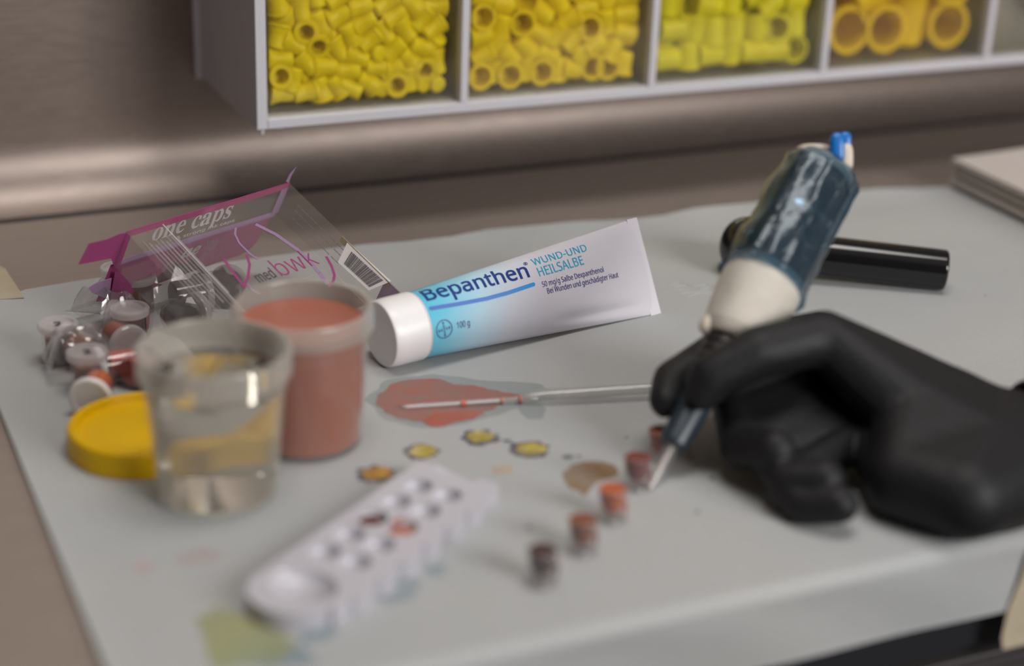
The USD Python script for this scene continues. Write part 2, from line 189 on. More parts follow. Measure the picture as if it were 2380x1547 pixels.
def film(name, col, see=0.4, rough=0.2):
    """Printed see-through film: its colour, some light passing straight through in that colour."""
    n = {'t': ('transparent_bsdf', dict(color=tuple(c ** 0.5 for c in col))), 'd': ('principled_bsdf', dict(base_color=col, roughness=rough)), 'tr': ('translucent_bsdf', dict(color=col)),
         'h': ('mix_closure', dict(fac=0.35)), 'o': ('mix_closure', dict(fac=see))}
    return mat(name, n, [('d.BSDF', 'h.closure1'), ('tr.BSDF', 'h.closure2'), ('h.closure', 'o.closure1'), ('t.BSDF', 'o.closure2')], 'o.closure')
def stain_mat(name, col, col2, cover=0.8, scale=60.0, soft=0.15):
    """Ink soaked into paper: uneven colour, thin patches let the paper show."""
    n = {'tc': ('texture_coordinate', {}), 'nz': ('noise_texture', dict(scale=scale, detail=4.0)), 'n2': ('noise_texture', dict(scale=scale * 0.6, detail=3.0)),
         'rp': ('rgb_ramp', dict(ramp=[(0.35, col), (0.65, col2)])), 'ra': ('rgb_ramp', dict(ramp=[(0.5 - soft, (cover * 0.55,) * 3), (0.5 + soft, (min(1, cover * 1.15),) * 3)])),
         'd': ('diffuse_bsdf', {}), 't': ('transparent_bsdf', {}), 'm': ('mix_closure', {})}
    L = [('tc.object', 'nz.vector'), ('tc.object', 'n2.vector'), ('nz.fac', 'rp.fac'), ('n2.fac', 'ra.fac'), ('rp.color', 'd.color'), ('ra.color', 'm.fac'), ('t.BSDF', 'm.closure1'), ('d.BSDF', 'm.closure2')]
    return mat(name, n, L, 'm.closure')

def steel(name, col, rough, metallic, stretch, amount):
    n = {'tc': ('texture_coordinate', {}), 'mp': ('mapping', dict(scale=stretch)), 'nz': ('noise_texture', dict(scale=1.0, detail=5.0, roughness=0.6)),
         'rp': ('rgb_ramp', dict(ramp=[(0.25, tuple(c * (1 - amount) for c in col)), (0.75, tuple(c * (1 + amount) for c in col))])),
         'mr': ('map_range', dict(from_min=0.2, from_max=0.8, to_min=rough - 0.07, to_max=rough + 0.07)),
         'p': ('principled_bsdf', dict(metallic=metallic, roughness=rough))}
    return mat(name, n, [('tc.object', 'mp.vector'), ('mp.vector', 'nz.vector'), ('nz.fac', 'rp.fac'), ('rp.color', 'p.base_color'), ('nz.fac', 'mr.value'), ('mr.result', 'p.roughness')])
M = {}
M['wall_steel'] = steel('wall_steel', (0.25, 0.205, 0.182), 0.44, 0.75, (60, 60, 900), 0.12)
M['top_steel'] = steel('top_steel', (0.315, 0.262, 0.23), 0.48, 0.4, (25, 900, 60), 0.15)
M['room'] = pbr('room_wall', (0.16, 0.135, 0.125), 0.8)
M['ceiling'] = pbr('ceiling_paint', (0.35, 0.33, 0.31), 0.8)
M['floor'] = pbr('floor_vinyl', (0.08, 0.075, 0.07), 0.5, var=(12.0, (0.06, 0.055, 0.05)))
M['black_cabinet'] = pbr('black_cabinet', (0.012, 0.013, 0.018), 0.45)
M['dark_grey'] = pbr('dark_grey_front', (0.05, 0.045, 0.045), 0.5, bump=(300.0, 0.0002))
M['pvc'] = pbr('grey_pvc', (0.52, 0.51, 0.55), 0.4, bump=(200.0, 0.00003))
M['acrylic'] = pane('clear_acrylic', (0.97, 0.96, 0.92), 1.45, 0.05, 0.018, (0.75, 0.68, 0.55))
M['yellow'] = pbr('yellow_plastic', (0.98, 0.725, 0.0), 0.42, 0.2, sss=(0.4, 0.006, (1, 0.7, 0.1)))
M['yellow_b'] = pbr('yellow_plastic_warm', (0.985, 0.70, 0.0), 0.42, 0.2, sss=(0.4, 0.006, (1, 0.7, 0.1)))
M['lime'] = pbr('lime_yellow_plastic', (0.86, 0.76, 0.006), 0.42, 0.2, sss=(0.4, 0.006, (1, 0.9, 0.2)))
M['orange'] = pbr('orange_yellow_plastic', (0.86, 0.52, 0.0), 0.42, 0.2, sss=(0.35, 0.008, (1, 0.6, 0.1)))
M['white_cap'] = pbr('white_plastic', (0.80, 0.79, 0.81), 0.38)
M['lid'] = pbr('golden_yellow_plastic', (0.80, 0.47, 0.0), 0.42, 0.28, sss=(0.1, 0.004, (1, 0.6, 0.1)))
M['pp'] = pane('frosted_polypropylene', (0.97, 0.97, 0.96), 1.42, 0.26, 0.10, (0.92, 0.88, 0.80))
M['pp_rim'] = pane('frosted_polypropylene_rim', (0.97, 0.97, 0.96), 1.42, 0.25, 0.21, (0.97, 0.94, 0.90))
M['pp_pink'] = pane('frosted_polypropylene_inked', (0.97, 0.97, 0.96), 1.42, 0.2, 0.06, (0.82, 0.78, 0.74))
M['pink_ink'] = pbr('terracotta_ink', (0.33, 0.098, 0.06), 0.45)
M['glove'] = pbr('black_nitrile', (0.0095, 0.0095, 0.011), 0.58, 0.35, bump=(420.0, 0.00015))
M['black_gloss'] = pbr('black_gloss', (0.006, 0.006, 0.007), 0.14, 0.6)
M['chrome'] = pbr('chrome', (0.75, 0.75, 0.75), 0.15, metallic=1.0)
M['tape'] = pbr('masking_tape', (0.47, 0.40, 0.29), 0.7, var=(90.0, (0.42, 0.36, 0.26)), bump=(500.0, 0.0001))
M['towel'] = pbr('towel_paper', (0.50, 0.455, 0.43), 0.9, bump=(350.0, 0.0003))
M['palette'] = pbr('white_palette', (0.48, 0.47, 0.52), 0.28)
M['bandage'] = pbr('cream_bandage', (0.60, 0.57, 0.52), 0.7, var=(45.0, (0.52, 0.48, 0.42)), bump=(300.0, 0.0002))
M['cream'] = pbr('cream_plastic', (0.62, 0.55, 0.47), 0.5)
M['blue'] = pbr('bright_blue_plastic', (0.003, 0.14, 0.46), 0.35)
M['machine'] = pbr('dark_blue_body', (0.022, 0.034, 0.048), 0.35)
M['grip'] = pbr('black_grip', (0.010, 0.010, 0.012), 0.4)
M['wrap'] = pane('blue_wrap_film', (0.58, 0.70, 0.78), 1.5, 0.24, 0.22, (0.085, 0.145, 0.19), bump=(70.0, 0.002))
M['wrap_clear'] = pane('clear_wrap_film', (0.86, 0.89, 0.84), 1.5, 0.2, 0.16, (0.34, 0.36, 0.29), bump=(60.0, 0.001))
M['clear'] = pane('clear_plastic', (0.97, 0.97, 0.96), 1.5, 0.06)
M['clear_milky'] = pane('milky_clear_plastic', (0.95, 0.95, 0.95), 1.48, 0.08, 0.14, (0.75, 0.73, 0.72))
M['ink_cup_clear'] = pane('clear_ink_cup', (0.97, 0.96, 0.96), 1.48, 0.1, 0.05, (0.80, 0.76, 0.74))
M['pet'] = pane('clear_carton_film', (0.985, 0.98, 0.975), 1.4, 0.04, 0.022, (0.7, 0.68, 0.68))
M['magenta'] = film('magenta_print', (0.46, 0.10, 0.28), 0.16)
M['pink_edge'] = film('pink_print', (0.56, 0.10, 0.29), 0.25)
M['lilac'] = film('lilac_print', (0.52, 0.36, 0.55), 0.3)
M['white_print'] = film('white_print', (0.72, 0.68, 0.70), 0.15)
M['thin_print'] = film('faint_white_print', (0.62, 0.58, 0.58), 0.55)
M['black_print'] = pbr('black_print', (0.05, 0.05, 0.06), 0.6)
M['label_film'] = film('white_label_film', (0.90, 0.87, 0.88), 0.03)
M['label'] = pbr('white_label', (0.58, 0.54, 0.57), 0.6)
M['painted_reflection'] = film('painted_reflection', (0.62, 0.52, 0.34), 0.2)  # colour of the yellowish reflection painted on the carton side
M['navy_print'] = pbr('navy_print', (0.005, 0.035, 0.21), 0.4)
M['violet_print'] = pbr('violet_print', (0.085, 0.08, 0.25), 0.4)
M['cyan_print'] = pbr('cyan_print', (0.02, 0.36, 0.58), 0.4)
M['bar_print'] = mat('blue_bar_print', {'tc': ('texture_coordinate', {}), 's': ('separate_xyz', {}), 'r': ('map_range', dict(from_min=0.02, from_max=0.095)), 'rp': ('rgb_ramp', dict(ramp=[(0.0, (0.11, 0.16, 0.50)), (0.6, (0.10, 0.25, 0.66)), (1.0, (0.02, 0.28, 0.70))])), 'p': ('principled_bsdf', dict(roughness=0.4))},
                     [('tc.object', 's.vector'), ('s.x', 'r.value'), ('r.result', 'rp.fac'), ('rp.color', 'p.base_color')])
M['tube'] = mat('tube_print', {'tc': ('texture_coordinate', {}), 's': ('separate_xyz', {}), 'k': ('math', dict(math_type='multiply_add', value2=-0.35)), 'r': ('map_range', dict(from_min=0.018, from_max=0.115)),
                               'rp': ('rgb_ramp', dict(ramp=[(0.0, (0.09, 0.48, 0.66)), (0.14, (0.15, 0.52, 0.70)), (0.38, (0.42, 0.62, 0.75)), (0.62, (0.56, 0.58, 0.66)), (0.85, (0.58, 0.56, 0.63)), (1.0, (0.59, 0.57, 0.63))])), 'p': ('principled_bsdf', dict(roughness=0.38))},
                [('tc.object', 's.vector'), ('s.y', 'k.value1'), ('s.x', 'k.value3'), ('k.value', 'r.value'), ('r.result', 'rp.fac'), ('rp.color', 'p.base_color')])
M['water'] = mat('water', {'g': ('glass_bsdf', dict(color=(0.985, 0.975, 0.955), roughness=0.0, IOR=1.33))}, [], 'g.BSDF')
M['paper'] = mat('paper_bib', {'tc': ('texture_coordinate', {}), 'n1': ('noise_texture', dict(scale=5.0, detail=3.0)), 'rp': ('rgb_ramp', dict(ramp=[(0.3, (0.37, 0.385, 0.395)), (0.7, (0.415, 0.415, 0.41))])),
                               'n2': ('noise_texture', dict(scale=900.0, detail=4.0)), 'n3': ('noise_texture', dict(scale=28.0, detail=5.0)), 'b1': ('bump', dict(distance=0.00012)), 'b2': ('bump', dict(distance=0.0012, strength=0.6)), 'p': ('principled_bsdf', dict(roughness=0.75, specular_ior_level=0.3))},
                [('tc.object', 'n1.vector'), ('tc.object', 'n2.vector'), ('tc.object', 'n3.vector'), ('n1.fac', 'rp.fac'), ('rp.color', 'p.base_color'), ('n2.fac', 'b1.height'), ('n3.fac', 'b2.height'), ('b1.normal', 'b2.normal'), ('b2.normal', 'p.normal')])

# ------------------------------------------------------------------ the room
WALL_Y = 1.1445
def struct(name, mesh, m, label=None):
    return top_mesh(name, mesh, m, label, None, None, 'structure', smooth=False)
cove = [(1.1150 + .0295 * (math.sin(a) - .31) / .69, -.002 + .042 * (.951 - math.cos(a)) / .951) for a in np.linspace(.315, math.pi / 2, 25)]
prof = Polygon([(1.1150, -0.9)] + cove + [(WALL_Y, 1.75), (WALL_Y + .03, 1.75), (WALL_Y + .03, -0.9)])
wm = extr(prof, 3.6); wm.apply_transform(mat4((-1.3, 0, 0), np.array([[0, 0, 1], [1, 0, 0], [0, 1, 0.0]])))
top_mesh('wall_back', wm, M['wall_steel'], 'brushed steel wall panel with a coved foot behind the table', None, None, 'structure', smooth=20)
struct('wall_left', box(-1.33, -1.3, -1.5, WALL_Y, -0.9, 1.75), M['room'])
struct('wall_right', box(2.3, 2.33, -1.5, WALL_Y, -0.9, 1.75), M['room'])
struct('wall_front', box(-1.3, 2.3, -1.53, -1.5, -0.9, 1.75), M['room'])
struct('floor', box(-1.3, 2.3, -1.5, WALL_Y, -0.93, -0.9), M['floor'])
struct('ceiling', box(-1.3, 2.3, -1.5, WALL_Y, 1.75, 1.78), M['ceiling'])

# ------------------------------------------------------------------ worktable
t = thing('worktable', 'brushed steel worktable with black cabinet front under the white paper', 'table', (0.4, 0.82, -0.9))
part(t, 'tabletop', box(-0.9, 1.9, 0.5385, 1.105, -0.034, 0.0, 0.002), M['top_steel'], world=True)
part(t, 'sealant_joint', box(-0.9, 1.9, 1.1055, 1.1147, -0.02, -0.0008), M['black_cabinet'], smooth=False, world=True, label='dark strip added as shade in the gap between tabletop and wall')  # black strip stands in for the shade inside the open gap
part(t, 'cabinet', box(-0.88, 1.88, 0.58, 1.10, -0.9, -0.0345), M['black_cabinet'], smooth=False, world=True)
part(t, 'top_rail', box(-0.88, 1.88, 0.547, 0.58, -0.0605, -0.0345, 0.001), M['black_cabinet'], world=True)
for k, (x0, x1) in enumerate(((-0.87, 0.02), (0.026, 0.92), (0.926, 1.87))):
    d = part(t, 'drawer_front', box(x0, x1, 0.547, 0.58, -0.24, -0.0665, 0.001), M['dark_grey'], world=True)
    for q in range(10): part(d, 'groove_rib', box(x0 + .004, x1 - .004, 0.5455, 0.548, -0.0725 - q * 0.0065, -0.0685 - q * 0.0065), M['dark_grey'], smooth=False, world=True)

# ------------------------------------------------------------------ paper cover
PX0, PX1, PYF = 0.103, 1.30, 0.537
BACK = [(0.1271, 0.9709), (0.1431, 0.9795), (0.1813, 0.9845), (0.212, 0.9851), (0.3543, 0.9881), (0.3819, 0.9846), (0.4096, 0.9803), (0.4376, 0.9898), (0.4884, 0.9861), (0.5417, 0.9782), (0.615, 0.979), (0.7019, 0.9785), (0.7869, 0.9689)]
bx, by = np.array([p[0] for p in BACK]), np.array([p[1] for p in BACK])
def back_y(x): return np.interp(x, bx, by)
def paper_z(x, y):
    x, y = np.asarray(x, float), np.asarray(y, float); p = np.stack([x * 9, y * 9, x * 0], -1)
    z = 0.0011 + 0.0010 * (meshkit.fbm(p, 3, 5) - 0.5)
    edge = np.clip(1 - (back_y(x) - y) / 0.035, 0, 1) ** 2
    z = z + edge * (0.0008 + 0.0045 * np.clip(meshkit.noise(np.stack([x * 22, y * 3, x * 0], -1), 3) - 0.42, 0, 1))
    le = np.clip(1 - (x - PX0) / 0.02, 0, 1) ** 2
    return np.maximum(z + le * 0.0012, 0.0005)
us = np.concatenate([np.linspace(0, 1, 130)])
xs = np.linspace(PX0, PX1, 330)
rows = []
fold_r = 0.006
for a in np.linspace(0, 1, 8)[:-1]:          # hanging front
    rows.append(np.stack([xs, np.full_like(xs, PYF) + 0.0006 * np.sin(xs * 60 + 3 * a), np.full_like(xs, -0.0365 + a * (0.0365 - fold_r))], 1))
for a in np.linspace(0, math.pi / 2, 7)[:-1]:  # rounded front edge
    rows.append(np.stack([xs, np.full_like(xs, PYF + fold_r * (1 - math.cos(a))), np.full_like(xs, -fold_r + fold_r * math.sin(a) + 0.001)], 1))
for u in us:
    y = PYF + fold_r + u * (back_y(xs) - PYF - fold_r)
    z = paper_z(xs, y); z = 0.001 + (z - 0.001) * min(1, u * 20)
    rows.append(np.stack([xs, y, z], 1))
cover = thing('paper_cover', 'white crinkled paper sheet spread over the steel table, stained with ink', 'paper sheet', (0.5, 0.75, 0))
part(cover, 'sheet', sheet(np.array(rows), 0.0004), M['paper'], smooth=True, world=True)

def blob(outline, lift=0.00045, rough=0.12, seed=0, rings=7, n=72):
    """An irregular stain lying on the paper; outline: ground points round it."""
    o = np.array(outline, float); c = o.mean(0); s = np.linspace(0, len(o), n, endpoint=False)
    oc = np.vstack([o, o[:1]]); i = s.astype(int); f = (s - i)[:, None]
    ring = oc[i] * (1 - f) + oc[i + 1] * f
    for _ in range(2): ring = (np.roll(ring, 1, 0) + 2 * ring + np.roll(ring, -1, 0)) / 4
    k = 1 + rough * 2 * (meshkit.fbm(np.stack([np.cos(s / len(o) * 2 * np.pi) * 3.1, np.sin(s / len(o) * 2 * np.pi) * 3.1, np.full(n, seed * 7.7)], -1), 4, seed) - 0.5)
    ring = c + (ring - c) * k[:, None]
    V = [c]; F = []
    for r in range(1, rings + 1): V += list(c + (ring - c) * r / rings)
    for q in range(n): F.append((0, 1 + q, 1 + (q + 1) % n))
    for r in range(rings - 1):
        for q in range(n):
            a, b = 1 + r * n + q, 1 + r * n + (q + 1) % n; F += [(a, a + n, b + n), (a, b + n, b)]
    V = np.array(V); z = paper_z(V[:, 0], V[:, 1]) + 0.0002 + lift
    return trimesh.Trimesh(np.column_stack([V, z]), F, process=False)
def ell(cx, cy, ax, ay, rot=0.0):
    a = np.linspace(0, 2 * np.pi, 24, endpoint=False); p = np.stack([np.cos(a) * ax, np.sin(a) * ay], 1)
    c, s = math.cos(rot), math.sin(rot); return p @ np.array([[c, s], [-s, c]]) + (cx, cy)
SM = dict(pink=stain_mat('pink_ink_stain', (0.37, 0.20, 0.17), (0.45, 0.17, 0.135), 0.75, 150, 0.32), halo=stain_mat('watery_halo_stain', (0.34, 0.39, 0.39), (0.37, 0.40, 0.40), 0.62, 40),
          red=stain_mat('red_ink_stain', (0.55, 0.15, 0.11), (0.48, 0.19, 0.15), 0.75, 130, 0.3),
          brown=stain_mat('brown_ink_stain', (0.27, 0.175, 0.10), (0.33, 0.22, 0.13), 0.95, 50), grey=stain_mat('grey_ink_stain', (0.08, 0.08, 0.11), (0.20, 0.20, 0.22), 0.85, 150),
          yellow=stain_mat('yellow_ink_stain', (0.48, 0.38, 0.05), (0.50, 0.42, 0.20), 0.95, 170), orange=stain_mat('orange_ink_stain', (0.50, 0.24, 0.06), (0.50, 0.33, 0.10), 0.9, 120), teal=stain_mat('teal_ink_stain', (0.24, 0.33, 0.38), (0.30, 0.38, 0.43), 0.62, 40),
          lime=stain_mat('yellow_green_ink_stain', (0.40, 0.39, 0.19), (0.33, 0.38, 0.24), 0.75, 35, 0.25), rose=stain_mat('pale_pink_stain', (0.55, 0.46, 0.46), (0.56, 0.48, 0.47), 0.7, 60), beige=stain_mat('beige_stain', (0.56, 0.44, 0.33), (0.58, 0.48, 0.38), 0.8, 80))
def stain(pts, m, label, lift=0.0, seed=1, rough=0.12): part(cover, 'ink_stain', blob(pts, 0.0001 + lift, rough, seed), SM[m], smooth=True, label=label, world=True)
stain([(0.2782, 0.7719), (0.2945, 0.7942), (0.3227, 0.7917), (0.3445, 0.7734), (0.3723, 0.7606), (0.3696, 0.7417), (0.3403, 0.7359), (0.314, 0.7295), (0.2878, 0.7329), (0.2772, 0.7534)], 'halo', 'watery grey-green edge of the pink stain', 0.0, 2)
stain([(0.2817, 0.7734), (0.2934, 0.7877), (0.3179, 0.7859), (0.3322, 0.7732), (0.3456, 0.7644), (0.3543, 0.7483), (0.3331, 0.7412), (0.3203, 0.7335), (0.301, 0.7316), (0.2877, 0.7417), (0.28, 0.7577)], 'pink', 'large pink ink stain', 0.0002, 3, 0.2)
stain([(0.2958, 0.7388), (0.304, 0.7448), (0.3153, 0.7439), (0.3239, 0.7418), (0.3274, 0.7363), (0.3175, 0.7324), (0.3025, 0.7296), (0.2961, 0.7309)], 'red', 'bright red lower edge of the pink stain', 0.0004, 4, 0.25)
stain([(0.3465, 0.7418), (0.358, 0.7431), (0.3599, 0.7315), (0.3529, 0.7206), (0.3454, 0.7234)], 'halo', None, 0.0001, 5)
stain([(0.3366, 0.6645), (0.3451, 0.6708), (0.3552, 0.6704), (0.3647, 0.664), (0.36, 0.6526), (0.3479, 0.651), (0.3369, 0.6402), (0.3337, 0.6494)], 'brown', 'brown ink stain behind the ink cups', 0.0, 6, 0.15)
for k, (cx, cy, ax, ay, c2) in enumerate([(0.3144, 0.713, 0.0098, 0.0085, 'yellow'), (0.3322, 0.692, 0.01, 0.0088, 'yellow'), (0.2821, 0.7079, 0.009, 0.0085, 'yellow'), (0.2537, 0.6937, 0.009, 0.0085, 'orange')]):
    stain(ell(cx, cy, ax, ay), 'grey', 'grey ring of a dried ink spot', 0.0, 10 + k, 0.42)
    stain(ell(cx + 0.0012, cy + 0.0002, ax * 0.78, ay * 0.74), c2, 'yellow centre of a dried ink spot', 0.0002, 20 + k, 0.4)
for k, (cx, cy, r) in enumerate([(0.3467, 0.6788, 0.003), (0.326, 0.7047, 0.0022), (0.3272, 0.7012, 0.0015), (0.3781, 0.6086, 0.0016), (0.401, 0.6346, 0.0018), (0.3006, 0.6227, 0.0016), (0.3829, 0.6879, 0.0012), (0.3518, 0.6775, 0.0014), (0.679, 0.7867, 0.0008), (0.3735, 0.6975, 0.0006)]):
    stain(ell(cx, cy, r, r * 0.7), 'grey', 'small grey ink speck', 0.0, 30 + k, 0.3)
stain([(0.2155, 0.5947), (0.2303, 0.6038), (0.2406, 0.598), (0.2309, 0.5853), (0.2192, 0.5844)], 'teal', 'pale teal stain beside the palette', 0.0, 41)
stain([(0.2445, 0.6079), (0.2553, 0.6077), (0.2489, 0.5968), (0.2421, 0.5994)], 'teal', None, 0.0, 42)
stain([(0.1821, 0.5829), (0.197, 0.5789), (0.1898, 0.5682), (0.1778, 0.5695)], 'teal', None, 0.0, 43)
stain([(0.1653, 0.5744), (0.1778, 0.5695), (0.1797, 0.554), (0.157, 0.5583)], 'teal', None, 0.0, 44)
stain([(0.1443, 0.6025), (0.1534, 0.6067), (0.1618, 0.5986), (0.1725, 0.5866), (0.1762, 0.5701), (0.166, 0.5596), (0.1509, 0.5607), (0.1403, 0.5648)], 'lime', 'yellow-green ink smear near the front edge', 0.0001, 45, 0.25)
stain([(0.1287, 0.6517), (0.137, 0.6562), (0.1395, 0.6476), (0.1317, 0.6412)], 'rose', None, 0.0, 46)
stain([(0.1472, 0.6523), (0.1614, 0.6567), (0.1693, 0.6479), (0.1632, 0.6425), (0.1503, 0.6428)], 'rose', 'pale pink smear', 0.0, 47)
stain([(0.4031, 0.6655), (0.408, 0.6647), (0.4029, 0.6557), (0.3991, 0.6557)], 'beige', None, 0.0, 48)
stain([(0.3072, 0.6814), (0.3179, 0.6803), (0.3154, 0.6723), (0.3063, 0.6742)], 'beige', None, 0.0, 49)
for k in range(5):       # fine creases in the paper beyond the tube
    q = np.array([(0.5035, 0.8638), (0.5118, 0.8655), (0.5171, 0.8591), (0.5261, 0.859), (0.5269, 0.8527)]) + (0.002 * math.sin(k * 2.1), -0.0045 * k)
    q[:, 1] += 0.002 * np.sin(np.arange(5) * 2 + k)
    part(cover, 'crease', tube_along(np.column_stack([q, paper_z(q[:, 0], q[:, 1]) + 0.0001]), 0.0004, 6), M['paper'], world=True)

# ------------------------------------------------------------------ masking tape
t = thing('masking_tape', 'piece of beige masking tape holding down the paper at the left', 'tape', (0.1348, 0.9881, 0.0))
P = [np.array(p + (0.0023,)) for p in [(0.124, 1.0461), (0.1375, 1.0167), (0.1401, 0.9664), (0.1163, 0.9705)]]
part(t, 'tape_strip', quad(*P, th=0.0004), M['tape'], world=True)
t = thing('masking_tape', 'strip of beige masking tape folded over the front paper edge at the right', 'tape', (0.512, 0.536, 0))
Pz = []
for z, x0, x1, y in ((-0.0565, .5025, .528, .5352), (-0.050, .5005, .528, .5352), (-0.035, .5015, .528, .5352), (-0.020, .5060, .528, .5352), (-0.008, .5085, .528, .5354), (0.0, .5105, .528, .5385), (0.0022, .5125, .528, .545), (0.0022, .518, .528, .560)):
    Pz.append([(x0 + (x1 - x0) * k / 4, y, z) for k in range(5)])
part(t, 'tape_strip', sheet(np.array(Pz), 0.0004), M['tape'], smooth=True, world=True)

# ------------------------------------------------------------------ wall dispenser with clear bins of ink caps
FY, BZ, DT = 1.0077, 0.0763, 0.235
t = thing('cap_dispenser', 'grey plastic wall dispenser frame holding clear bins of yellow ink caps', 'dispenser', (0.6, 1.144, BZ))
part(t, 'side_panel', box(0.2914, 0.2982, FY, 1.1442, BZ, DT, 0.0006), M['pvc'], world=True)
part(t, 'base_panel', box(0.2982, 1.12, FY, 1.1442, BZ, 0.0825, 0.0006), M['pvc'], world=True)
part(t, 'back_panel', box(0.2880, 1.12, 1.1385, 1.1443, BZ - 0.001, DT, 0.0006), M['pvc'], world=True)
DIV = [0.4250, 0.5603, 0.6957, 0.8360, 0.9728]
for x in DIV: part(t, 'divider', box(x, x + 0.0052, FY, 1.1385, 0.0825, DT, 0.0006), M['pvc'], world=True)
part(t, 'screw_nub', trimesh.creation.cylinder(0.0014, 0.004, transform=trimesh.transformations.translation_matrix((0.2956, FY + 0.004, BZ - 0.0015))), M['pvc'], world=True)
part(t, 'glue_bead', trimesh.Trimesh(*(lambda s: (s.vertices * (0.0045, 0.003, 0.0016) + (0.3069, FY + 0.005, BZ), s.faces))(trimesh.creation.icosphere(2, 1.0))), M['pvc'], world=True)
edges = [(0.2990, DIV[0] - 0.0008)] + [(DIV[k] + 0.006, DIV[k + 1] - 0.0008) for k in range(4)]
names = ['clear acrylic bin filled with small bright yellow caps, leftmost in the dispenser', 'clear acrylic bin filled with yellow caps, second from the left in the dispenser',
         'clear acrylic bin holding greenish yellow caps, third from the left', 'clear acrylic bin holding a few large orange-yellow caps', 'empty clear acrylic bin at the far right of the dispenser']
for (x0, x1), lb in zip(edges, names):
    b = thing('acrylic_bin', lb, 'bin', ((x0 + x1) / 2, FY + 0.05, 0.0829), group='clear bins in the dispenser')
    part(b, 'front_pane', box(x0, x1, FY + 0.0045, FY + 0.0072, 0.0832, DT - .03, 0.0004), M['acrylic'], world=True)
    part(b, 'floor_pane', box(x0, x1, FY + 0.0074, 1.13, 0.0832, 0.0868, 0.0004), M['acrylic'], world=True)
    part(b, 'side_pane', box(x0, x0 + 0.0026, FY + 0.0074, 1.13, 0.0870, DT - .03, 0.0004), M['acrylic'], world=True)
    part(b, 'side_pane', box(x1 - 0.0026, x1, FY + 0.0074, 1.13, 0.0870, DT - .03, 0.0004), M['acrylic'], world=True)
    part(b, 'back_pane', box(x0 + 0.003, x1 - 0.003, 1.1272, 1.13, 0.0870, DT - .03, 0.0004), M['acrylic'], world=True)
